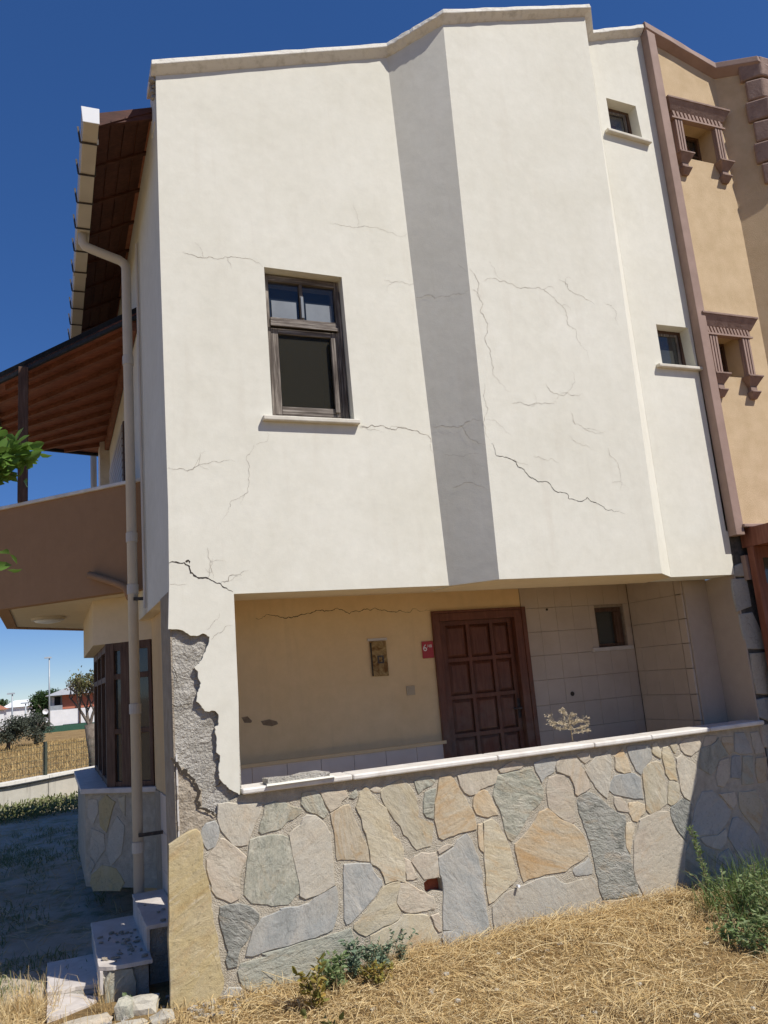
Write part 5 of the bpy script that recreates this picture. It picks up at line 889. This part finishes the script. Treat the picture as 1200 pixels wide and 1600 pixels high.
# --- dry straw covering the yard in front of the wall
def field(n,x0,x1,y0,y1,keep=None):
    x=U_(x0,x1,n); y=U_(y0,y1,n)
    if keep is not None:
        k=keep(x,y); x,y=x[k],y[k]
    return np.stack([x,y,gh(x,y)],1)
front=lambda x,y:(y<6.17)&~((x<.82)&(y>6.02))
P=field(66000,-1.2,7.6,3.6,6.18,front); n=len(P)
lumps=np.array([mn.noise(Vector((a*2.6,b*2.6,1)))+.7*mn.noise(Vector((a*7,b*7,5))) for a,b in P[:,:2]])
k=RNG.random(n)<.55+.75*lumps; P=P[k]; n=len(P); P[:,2]+=np.abs(RNG.normal(0,.014,n))
S_=[blades(P,U_(0,6.283,n),RNG.normal(.08,.2,n),U_(.03,.2,n)*U_(.4,1.1,n),U_(.0018,.0055,n),U_(-.3,.8,n))]
P=field(12000,-1.2,7.6,3.6,6.17,front); n=len(P)
S_.append(blades(P,U_(0,6.283,n),U_(.6,1.5,n),U_(.02,.085,n),U_(.0015,.0032,n),U_(-.2,.5,n)))
P=field(9000,-1.6,-.04,6.1,7.0); n=len(P); P[:,2]+=np.abs(RNG.normal(0,.012,n)); S_.append(blades(P,U_(0,6.283,n),RNG.normal(.12,.25,n),U_(.03,.22,n),U_(.002,.0055,n),U_(-.3,.8,n)))
for q in range(90):     # swept mats of cut hay
    cx,cy=random.uniform(-1,6.6),random.uniform(3.7,6.1)
    if cx<.9 and cy>5.95: continue
    nn=random.randint(60,190); az0=random.uniform(0,6.283); rr=random.uniform(.06,.2); hh=random.uniform(.01,.06)
    x=RNG.normal(cx,rr,nn); y=np.minimum(RNG.normal(cy,rr*.7,nn),6.16); r2=((x-cx)**2+(y-cy)**2)/(rr*rr)
    P=np.stack([x,y,gh(x,y)+U_(.2,1,nn)*hh*np.exp(-r2*.5)],1)
    S_.append(blades(P,az0+RNG.normal(0,.8,nn),RNG.normal(.08,.18,nn),U_(.10,.34,nn),U_(.0022,.005,nn),U_(0,1,nn)))
n=3000; x=U_(2.2,5.6,n); y=6.17-np.abs(RNG.normal(0,.2,n)); P=np.stack([x,y,gh(x,y)+np.abs(RNG.normal(0,.03,n))*(1-np.clip((6.17-y)/.7,0,1))],1)
S_.append(blades(P,RNG.normal(.15,1.1,n),RNG.normal(.12,.2,n),U_(.06,.3,n),U_(.002,.0045,n),U_(0,1,n)))
P=field(24000,-1.2,7.6,3.6,6.16,front); n=len(P); P[:,2]+=np.abs(RNG.normal(0,.02,n))
S_.append(blades(P,U_(0,6.283,n),RNG.normal(.1,.4,n),U_(.012,.05,n),U_(.003,.0075,n),U_(-.5,.8,n)))
for cx,cy in [(random.uniform(1.2,5.3),6.17-abs(random.gauss(0,.07))) for _ in range(46)]+[(random.uniform(0,6),random.uniform(3.9,6)) for _ in range(60)]:
    nn=random.randint(12,40); x=RNG.normal(cx,.03,nn); y=np.minimum(RNG.normal(cy,.03,nn),6.17); P=np.stack([x,y,gh(x,y)],1)
    S_.append(blades(P,U_(0,6.283,nn),U_(.5,1.5,nn),U_(.05,.17,nn),U_(.0018,.0035,nn),U_(.3,1.6,nn)))
n=150; x=U_(-.5,6.4,n); y=U_(3.8,6.0,n); P=np.stack([x,y,gh(x,y)+.03],1)
S_.append(blades(P,U_(0,6.283,n),RNG.normal(.05,.08,n),U_(.3,.6,n),U_(.004,.008,n),U_(0,.6,n)))
v,f=cat(S_); o=np_mesh('dry_straw',v,f,STRAW,kind='stuff'); tag(o,'dry golden straw and cut grass littering the yard','dry grass')
# --- standing dry tufts by the steps (left) and in shade strip
ps=[]
for cx,cy,nn,hh,sp in ((-.12,6.75,170,.34,.1),(-.35,6.4,150,.30,.16),(.33,6.50,60,.28,.035),(-.5,7.1,90,.25,.15),(.75,6.10,60,.12,.06),(.05,6.15,120,.16,.15),(-.75,6.6,120,.3,.2)):
    x=RNG.normal(cx,sp,nn); y=RNG.normal(cy,sp,nn); P=np.stack([x,y,gh(x,y)],1)
    ps.append(blades(P,U_(0,6.283,nn),U_(.75,1.5,nn),U_(.3,1,nn)*hh,U_(.002,.004,nn),U_(.2,1.5,nn)))
v,f=cat(ps); o=np_mesh('dry_grass_tufts',v,f,STRAW,kind='stuff'); tag(o,'tall dry grass tufts beside the broken steps','dry grass')
# --- weeds on the shaded earth at the left
P=field(42000,-3.2,.7,7.2,19.3); n=len(P); lum=np.array([mn.noise(Vector((p[0]*.8,p[1]*.5,2)))+.5*mn.noise(Vector((p[0]*3,p[1]*2.2,7))) for p in P]); P=P[RNG.random(n)<np.clip(lum*2.2+.12-(P[:,0]>-.2)*.1,0,1)]; n=len(P)
g1=blades(P,U_(0,6.283,n),U_(.3,1.4,n),U_(.03,.12,n),U_(.004,.010,n),U_(.2,1.4,n))
P=field(4200,-3.4,.75,17.5,19.4); n=len(P); P[:,2]+=U_(0,.2,n); dirs=RNG.normal(size=(n,3)); dirs[:,2]=np.abs(dirs[:,2])+.4
g2=leaves(P,dirs,U_(.05,.12,n),U_(.02,.05,n)); v,f=cat([g1,g2])
WEED=leaf_mat('yard_weed_leaf',[(.13,.17,.06),(.19,.22,.09),(.25,.27,.13),(.28,.25,.13)],.65,.3)
o=np_mesh('ground_weeds',v,f,WEED,kind='stuff'); tag(o,'low green weeds on the shaded earth beside the house','weeds')
# --- far dry field
P=field(5000,-3,.7,7.8,18.5); n=len(P); v,f=blades(P,U_(0,6.283,n),RNG.normal(.15,.3,n),U_(.05,.25,n),U_(.003,.008,n),U_(0,.8,n)); o=np_mesh('dry_litter',v,f,STRAW,kind='stuff'); tag(o,'scattered dry stalks on the shaded earth left of the house','dry grass')
P=field(26000,-9,3,20.4,52); n=len(P); v,f=blades(P,U_(0,6.283,n),U_(.2,1.4,n),U_(.08,.24,n),U_(.006,.02,n),U_(0,1,n)); o=np_mesh('dry_field_grass',v,f,STRAWF,kind='stuff'); tag(o,'pale dry grass of the field beyond the mesh fence','dry grass')
# --- pebbles in the straw
bm=bmesh.new()
for k in range(90):
    x,y=random.uniform(.6,5.8),random.uniform(3.9,6.1); r=random.uniform(.008,.024); m=bmesh.ops.create_icosphere(bm,subdivisions=1,radius=r); zz=ground_h(x,y)+r*.5
    for v_ in m['verts']: v_.co=Vector((v_.co.x*random.uniform(.8,1.5),v_.co.y*random.uniform(.8,1.3),v_.co.z*.6))+Vector((x,y,zz))
o=obj('pebbles',bm,ST['m'],kind='stuff'); tag(o,'small pale pebbles lying between the straw','pebbles')
# --- plants
def weed(name,label,cat_,base,stems,leafm,stemm,group=None,leafL=(.02,.05),leafW=.5,per=26,hz=(.25,.5),spread=.5,droop=0,thick=.003,up=.2,bs=.03):
    t=thing(name,label,cat_,base,group); bm=bmesh.new(); pos=[];dr=[]
    for s in range(stems):
        az=random.uniform(0,6.283); L=random.uniform(*hz); tilt=random.uniform(.05,spread); p=Vector(base)+Vector((random.uniform(-1,1)*bs,random.uniform(-1,1)*bs,0)); pts=[p]
        for k in range(6):
            tt=tilt*(.4+.25*k); d=Vector((math.cos(az)*math.sin(tt),math.sin(az)*math.sin(tt),math.cos(tt)-droop*k*.1)); d+=Vector((random.uniform(-.15,.15),)*3); p=p+d.normalized()*L/6; pts.append(p)
        tube(bm,pts,[thick*(1-.12*k) for k in range(7)],5)
        for k in range(per):
            u=random.uniform(.12,1)*6; i=min(5,int(u)); q=pts[i].lerp(pts[i+1],u-i); pos.append(q); dr.append((random.gauss(0,1),random.gauss(0,1),random.gauss(up,.6)))
    obj('stem',bm,stemm,t); n=len(pos); L=U_(*leafL,n); v,f=leaves(np.array(pos),np.array(dr),L,L*leafW); o=np_mesh('leaf',v,f,leafm,t,kind='stuff'); return t
weed('thistle_plant','bluish green spiny weed growing against the stone wall','weed',(2.02,6.02,0),11,BLUEG,STEM,hz=(.14,.27),spread=.8,per=34,leafL=(.025,.06),leafW=.35)
weed('thistle_plant','thin bluish green weed with upright shoots right of the larger wall weed','weed',(2.42,6.08,0),8,BLUEG,STEM,hz=(.14,.27),spread=.6,per=22,leafL=(.02,.045),leafW=.35)
weed('thistle_plant','low bushy bluish weed in the middle of the weed patch at the wall foot','weed',(2.2,6.02,0),12,BLUEG,STEM,hz=(.12,.24),spread=.9,per=34,leafL=(.025,.055),leafW=.38,bs=.07)
weed('thistle_plant','leftmost spreading grey green weed of the patch at the wall foot','weed',(1.84,5.95,0),12,BUSH,STEM,hz=(.12,.26),spread=.9,per=34,leafL=(.025,.06),leafW=.4,bs=.07)
weed('wilted_weed','wilted brownish weed on the straw before the bluish wall weeds','weed',(2.1,5.82,0),9,YELL,STEM,hz=(.1,.18),spread=.9,per=24,leafL=(.02,.045),leafW=.5,bs=.08)
weed('yellow_weed','yellowing broad leaved weed in the straw below the grey stone','weed',(1.62,5.66,0),7,YELL,STEM,hz=(.15,.3),spread=.55,per=16,leafL=(.04,.08),leafW=.4)
weed('broad_leaf_plant','olive broad leaved plant close to the camera at the bottom edge','plant',(1.44,4.75,0),5,leaf_mat('olive_broad_leaf',[(.17,.17,.05),(.23,.21,.07),(.13,.15,.05)],.6,.3),STEM,hz=(.2,.34),spread=.5,per=5,leafL=(.06,.1),leafW=.42)
weed('step_weed','small green weed sprouting between rubble and steps','weed',(.50,6.36,.02),6,GREEN,STEM,hz=(.06,.12),spread=.9,per=14,leafL=(.02,.045),leafW=.6)
weed('green_bush','leafy grey green bush in the right corner by the shaded stones','bush',(5.02,5.2,0),34,BUSH,STEM,hz=(.15,.5),spread=.75,per=30,leafL=(.02,.06),leafW=.42,bs=.17)
weed('green_bush','leafy grey green weed at the right picture edge in the sun','bush',(4.66,4.84,0),36,BUSH,STEM,hz=(.12,.38),spread=.8,per=30,leafL=(.02,.06),leafW=.42,bs=.2)
weed('tall_weed','tall single stemmed weed with feathery top before the shaded stone','weed',(5.02,5.72,0),2,BUSH,STEM,hz=(.62,.68),spread=.12,per=130,leafL=(.015,.05),leafW=.28,up=.7)
ps=[]
for cx,cy,nn,hh,sp in ((5.15,5.55,170,.4,.14),(5.5,5.6,340,.55,.2),(5.1,5.2,160,.5,.22),(5.0,4.95,90,.4,.2),(4.95,5.55,60,.3,.06)):
    x=RNG.normal(cx,sp,nn); y=RNG.normal(cy,sp*.8,nn); P=np.stack([x,y,gh(x,y)],1); ps.append(blades(P,U_(0,6.283,nn),U_(.7,1.5,nn),U_(.4,1,nn)*hh,U_(.003,.006,nn),U_(.3,1.6,nn)))
v,f=cat(ps); o=np_mesh('green_grass',v,f,GRASS,kind='stuff'); tag(o,'long green grass blades before the shaded end of the stone wall','grass')
# --- dried umbel plant behind the coping
t=thing('dried_umbel','pale dried umbrella shaped wild flower standing over the marble coping','dried plant',(4.42,6.47,1.2))
bm=bmesh.new(); B=Vector((4.42,6.47,.6)); T=Vector((4.39,6.45,1.60)); tube(bm,[B,B.lerp(T,.5)+Vector((.005,0,0)),T],[.005,.004,.0035],6); obj('stalk',bm,STEM,t)
bm=bmesh.new(); pos=[]
def twig(p,d,L,lv):
    e=p+d.normalized()*L; tube(bm,[p,p.lerp(e,.5)+Vector((0,0,.006)),e],[.0016*(1-.2*lv),.0013,.001],4,False)
    if lv<2:
        for k in range(4 if lv==0 else 5):
            d2=d.normalized()+Vector((random.uniform(-.8,.8),random.uniform(-.8,.8),random.uniform(-.2,.45))); twig(p.lerp(e,random.uniform(.55,1)),d2,L*random.uniform(.35,.6),lv+1)
    else: pos.append(e)
for k in range(30):
    az=k*2.4; lev=random.choice((.84,.88,.93,.97,1.0)); twig(B.lerp(T,lev),Vector((math.cos(az),math.sin(az)*.8,.12+.5*(lev>.96))),(.12-.05*(lev>.96))*random.uniform(.7,1.2),0)
UMB=leaf_mat('pale_dry_umbel',[(.50,.42,.29),(.6,.52,.37),(.42,.34,.22)],.8,.1)
obj('branchlet',bm,UMB,t); n=len(pos); pp=np.array(pos); v,f=leaves(pp,RNG.normal(size=(n,3)),np.full(n,.013),np.full(n,.010)); np_mesh('seed_head',v,f,UMB,t,kind='stuff')
# --- leafy branch reaching in at the left
t=thing('young_tree','slim young tree whose bright green leafy twigs reach in at the left edge','tree',(-1.5,2.9,0))
bm=bmesh.new(); tube(bm,[(-1.5,2.9,-.05),(-1.47,2.9,1.2),(-1.5,2.92,2.4),(-1.46,2.9,3.3)],[.03,.026,.02,.009],8); obj('trunk',bm,BARK,t,smooth=True)
def comp_branch(a,b,nl,L):
    bm=bmesh.new(); a=Vector(a);b=Vector(b); m=a.lerp(b,.5)+Vector((0,0,.05)); pts=[]
    for k in range(9):
        u=k/8; pts.append(a*(1-u)**2+m*2*u*(1-u)+b*u*u)
    tube(bm,pts,[.007*(1-.09*k) for k in range(9)],5); tw_=obj('twig',bm,STEM,t)
    pos=[];dr=[]
    for k in range(nl):
        u=random.uniform(.55,1); p=a*(1-u)**2+m*2*u*(1-u)+b*u*u; p+=Vector((random.gauss(0,1),random.gauss(0,1),random.gauss(0,1)))*.024; d=(b-a).normalized()*.7+Vector((random.gauss(0,.5),random.gauss(0,.5),random.gauss(.1,.6))); pos.append(p); dr.append(d)
    n=len(pos); LL=U_(L*.7,L*1.15,n); 
    for q in range(n):
        v,f=leaves(np.array([pos[q]]),np.array([dr[q]]),LL[q:q+1],LL[q:q+1]*.55,.12); np_mesh('leaf',v,f,BRIGHT,tw_,smooth=True)
comp_branch((-.55,2.84,2.74),(-.075,2.73,2.89),110,.058)
comp_branch((-.55,2.84,2.70),(-.11,2.75,2.83),80,.056)
comp_branch((-.55,2.86,2.95),(-.15,2.76,2.92),40,.054)
comp_branch((-.6,2.9,2.45),(-.125,2.83,2.545),22,.05)
bm=bmesh.new(); tube(bm,[(-1.48,2.91,2.0),(-1.0,2.88,2.62),(-.55,2.84,2.74)],[.014,.01,.007],6); tube(bm,[(-1.0,2.88,2.62),(-.7,2.87,2.86),(-.55,2.86,2.95)],[.008,.007,.006],6); tube(bm,[(-1.47,2.9,1.9),(-1.0,2.9,2.3),(-.6,2.9,2.45)],[.01,.008,.006],6); obj('bough',bm,BARK,t,smooth=True)
# ================================================================ far side: low wall, mesh fence, lamps, trees, houses
A0=Vector((-.092,19.56,0)); dv=Vector((1.473,1.35,0)).normalized(); nv=Vector((dv.y,-dv.x,0))
def along(s,z=0,o=0): return A0+dv*s+nv*o+Vector((0,0,z))
CW=plaster_mat('dirty_concrete_wall',(.46,.43,.36),(.56,.53,.46),(.2,.18,.15),.8,.4)
lw=thing('boundary_wall','low dirty concrete boundary wall beneath the wire mesh fence','wall',tuple(A0))
def fbox(bm,s0,s1,o0,o1,z0,z1): hexa(bm,[along(s0,z0,o0),along(s1,z0,o0),along(s1,z0,o1),along(s0,z0,o1)],[along(s0,z1,o0),along(s1,z1,o0),along(s1,z1,o1),along(s0,z1,o1)])
for i in range(-5,5):
    bm=bmesh.new(); fbox(bm,i*2.4,i*2.4+2.38,-.1,.1,-.3,.56); obj('wall_segment',bm,CW,lw)
    bm=bmesh.new(); fbox(bm,i*2.4,i*2.4+2.39,-.13,.13,.562,.625); obj('wall_cap',bm,COPING,lw)
bm=bmesh.new(); tube(bm,[along(s*.5,.548+.015*math.sin(s*1.7)+.01*math.sin(s*4.1),.14) for s in range(-24,22)],.02,6); o=obj('black_hose',bm,FELT,base=tuple(A0)); tag(o,'black hose running along the front of the low boundary wall','hose')
fe=thing('mesh_fence','dark wire mesh fence with square posts on top of the low concrete wall','fence',tuple(A0))
GRN=mat('dark_green_wire',(.05,.06,.045),(.08,.09,.07),20,.7)
for s in range(-5,5):
    bm=bmesh.new(); fbox(bm,s*2.4-.03,s*2.4+.03,-.03,.03,.62,1.32); obj('post',bm,GRN,fe)
V=[];F=[]
for s in range(-5,4):
    bm=bmesh.new()
    for k in range(1,33):
        u=s*2.4+k*2.4/33; bar(bm,along(u,.66),along(u,1.27),.007,.007,(1,0,0))
    for z in (.70,.83,.96,1.09,1.22): bar(bm,along(s*2.4+.03,z,.008),along(s*2.4+2.37,z,.008),.007,.007)
    obj('mesh_panel',bm,GRN,fe,kind='stuff')
GALV=mat('galvanised_pole',(.33,.36,.38),(.4,.43,.45),4,.5,metal=.3)
for x,y,h,l in ((-.04,73,5.9,'tall grey street lamp nearest the brick house'),(-2.71,71,3.2,'short grey lamp pole at the left picture edge'),(-1.83,74,2.4,'thin grey lamp pole among the olive trees')):
    t=thing('street_lamp',l,'street lamp',(x,y,-.1),'street lamps beyond the field')
    bm=bmesh.new(); tube(bm,[(x,y,-.3),(x,y,h-.1)],[.075,.05],8); obj('pole',bm,GALV,t,smooth=True)
    bm=bmesh.new(); hexa(bm,[(x-.4,y-.12,h-.1),(x+.2,y-.12,h-.1),(x+.2,y+.12,h-.1),(x-.4,y+.12,h-.1)],[(x-.36,y-.1,h+.02),(x+.15,y-.1,h+.02),(x+.15,y+.1,h+.02),(x-.36,y+.1,h+.02)]); obj('lamp_head',bm,GALV,t)
# blue grey wall and green net in front of the far house
BLUEW=mat('pale_blue_wall',(.40,.46,.48),(.46,.52,.53),4,.85)
t=thing('far_garden_wall','pale blue garden wall with green netting before the brick house','wall',(2,69,0))
bm=bmesh.new(); box(bm,-1.6,12,69,69.3,-.6,-.02); obj('wall',bm,BLUEW,t)
bm=bmesh.new(); box(bm,-1.0,12,69.1,69.16,-.02,.45); obj('net',bm,mat('green_net',(.03,.09,.06),(.05,.12,.08),10,.9),t)
# brick house
BRK=mat('red_facade',(.36,.125,.075),(.41,.15,.095),8,.9); WHT=mat('white_facade',(.72,.72,.72),(.78,.78,.78),2,.8); GRY=mat('grey_roof_sheet',(.33,.34,.35),(.39,.40,.41),5,.7)
t=thing('brick_house','distant two storey house with red upper floor, white band and grey roof','house',(5,100,-1.5))
bm=bmesh.new(); box(bm,1.3,11,100,109,1.45,3.0); obj('upper_wall',bm,BRK,t)
bm=bmesh.new(); box(bm,-.1,11,99.6,109,-.45,1.4); obj('white_band',bm,WHT,t)
bm=bmesh.new(); box(bm,-.05,11,100.2,109,-2.5,-.45); obj('lower_wall',bm,WHT,t)
bm=bmesh.new(); hexa(bm,[(-.5,99.2,3.0),(12,99.2,3.0),(12,110,3.0),(-.5,110,3.0)],[(2.4,103,4.05),(12,103,4.05),(12,106,4.05),(2.4,106,4.05)]); obj('roof',bm,GRY,t)
bm=bmesh.new(); box(bm,-.05,1.3,101.4,101.6,1.4,3.0); obj('loggia_wall',bm,BLUEW,t)
bm=bmesh.new(); box(bm,.5,1.1,101.3,101.38,1.42,2.85); w=obj('balcony_door',bm,FELT,t)
bm=bmesh.new(); box(bm,.25,.45,101.28,101.38,1.42,2.8); obj('curtain_or_backing',bm,WHT,t)
bm=bmesh.new(); box(bm,-.06,1.3,99.62,99.68,1.4,1.9); obj('railing',bm,GALV,t)
bm=bmesh.new(); box(bm,3.05,3.2,99.4,99.55,-.4,4.6); obj('drainpipe',bm,FRAMEW,t)
bm=bmesh.new(); box(bm,1.35,4.2,99.45,99.58,-.35,-.22); obj('awning_rail',bm,FELT,t)
for z,l in ((1.35,'upper white satellite dish on the corner of the brick house'),(.45,'lower white satellite dish on the corner of the brick house')):
    t2=thing('satellite_dish',l,'satellite dish',(-.45,99.3,z),'satellite dishes on the brick house')
    bm=bmesh.new(); pts=[]
    c=bm.verts.new((-.45,99.35,z)); r=[bm.verts.new((-.45+.3*math.cos(k*math.pi/7),99.22,z+.3*math.sin(k*math.pi/7))) for k in range(14)]
    for k in range(14): bm.faces.new((c,r[k],r[(k+1)%14]))
    obj('dish',bm,WHT,t2)
    bm=bmesh.new(); bar(bm,(-.45,99.36,z),(-.05,99.8,z-.1),.06,.06); obj('bracket',bm,GALV,t2)
# pale houses left
for x0,x1,y,z1,l in ((-7,-1.2,150,3.0,'long low white house far behind the olive trees'),(-12,-6.5,140,2.8,'pale house with red roof at the far left')):
    t=thing('white_house',l,'house',((x0+x1)/2,y,-2)); bm=bmesh.new(); box(bm,x0,x1,y,y+8,-3,z1-.9); obj('wall',bm,WHT,t)
    bm=bmesh.new(); hexa(bm,[(x0-.4,y-.4,z1-.9),(x1+.4,y-.4,z1-.9),(x1+.4,y+8.4,z1-.9),(x0-.4,y+8.4,z1-.9)],[(x0+1.5,y+3.5,z1+.2),(x1-1.5,y+3.5,z1+.2),(x1-1.5,y+4.5,z1+.2),(x0+1.5,y+4.5,z1+.2)]); obj('roof',bm,RTILE if y<145 else WHT,t)
# trees
def crown(name,c,rx,ry,rz_,n,L,m,parent,clumps=26,flat=0):
    c=np.array(c); cl=RNG.normal(size=(clumps,3)); cl/=np.linalg.norm(cl,axis=1)[:,None]; cl*=RNG.uniform(.35,.85,clumps)[:,None]
    if flat: cl[:,2]=np.abs(cl[:,2])*.8-.15
    k=RNG.integers(0,clumps,n); off=RNG.normal(size=(n,3)); off/=np.linalg.norm(off,axis=1)[:,None]; off*=RNG.uniform(.12,.34,n)[:,None]
    p=(cl[k]+off)*np.array([rx,ry,rz_])+c; d=off+RNG.normal(size=(n,3))*.12
    LL=U_(L*.6,L*1.3,n); v,f=leaves(p,d,LL,LL*.5); return np_mesh(name,v,f,m,parent,kind='stuff')
def tree(name,label,base,top,rx,rz_,n,L,m,group=None,flat=0,clumps=26):
    x,y,z=base; t=thing(name,label,'tree',base,group); bm=bmesh.new(); h=top-z
    tube(bm,[(x,y,z-.2),(x+.05*h,y,z+h*.35),(x,y,z+h*.6)],[.06*h,.045*h,.02*h],7)
    for k in range(5):
        a=k*1.26; tube(bm,[(x+.04*h,y,z+h*.33),(x+rx*.5*math.cos(a),y+rx*.5*math.sin(a),z+h*.65)],[.025*h,.01*h],5)
    obj('trunk',bm,BARK,t,smooth=True); crown('crown',(x,y,top-rz_),rx,rx,rz_,n,L,m,t,clumps,flat); return t
tree('pine_tree','dark green rounded pine tree beside the brick house',(-.45,118,-1.5),4.25,2.5,2.2,9000,.24,PINE,clumps=40)
tree('olive_tree','grey green olive tree at the left picture edge',(-2.0,47,0),1.95,1.25,.95,5000,.10,OLIVE,'olive trees at the field edge')
tree('olive_tree','smaller olive tree just left of the pale blue wall',(-.75,50,0),1.8,.9,.85,4200,.10,OLIVE,'olive trees at the field edge')
tree('olive_tree','olive tree half outside the left frame',(-3.6,46,0),1.8,1.2,.9,4000,.10,OLIVE,'olive trees at the field edge')
tree('far_tree','dark distant tree over the far left roofs',(-11,170,-2),4.0,4.5,2.0,3500,.4,PINE,clumps=20)
# bare tree by the bay window
t=thing('bare_tree','half bare tree with sparse yellowish leaves behind the bay window','tree',(1.02,21.5,0))
bm=bmesh.new(); tips=[]
def grow(p,d,L,r,lv):
    d=d.normalized(); m=p+d*L*.5+Vector((random.uniform(-.04,.04),random.uniform(-.04,.04),0))*L; e=p+d*L; tube(bm,[p,m,e],[r,r*.85,r*.7],5 if lv>1 else 8,False)
    if lv<5:
        for k in range(2 if lv<1 else 3):
            nd=d+Vector((random.gauss(0,.42),random.gauss(0,.42),random.uniform(.0,.35))); grow(p.lerp(e,random.uniform(.7,1)),nd,L*random.uniform(.6,.85),r*.58,lv+1)
    else: tips.append(e)
tube(bm,[(1.02,21.5,-.1),(.98,21.5,.8),(.90,21.5,1.55)],[.16,.12,.13],9)
for d in ((-.5,0,.9),(-.15,.2,1),(.25,-.1,.9)): grow(Vector((.90,21.5,1.5)),Vector(d),.50,.04,1)
obj('trunk',bm,BARK,t,smooth=True)
T=np.array([p for p in tips if p.x>.55 or random.random()<.08]); T=np.repeat(T,7,0); n=len(T); T=T+RNG.normal(size=(n,3))*.06; v,f=leaves(T,RNG.normal(size=(n,3)),U_(.05,.10,n),U_(.02,.04,n)); np_mesh('crown',v,f,SPARSE,t,kind='stuff')
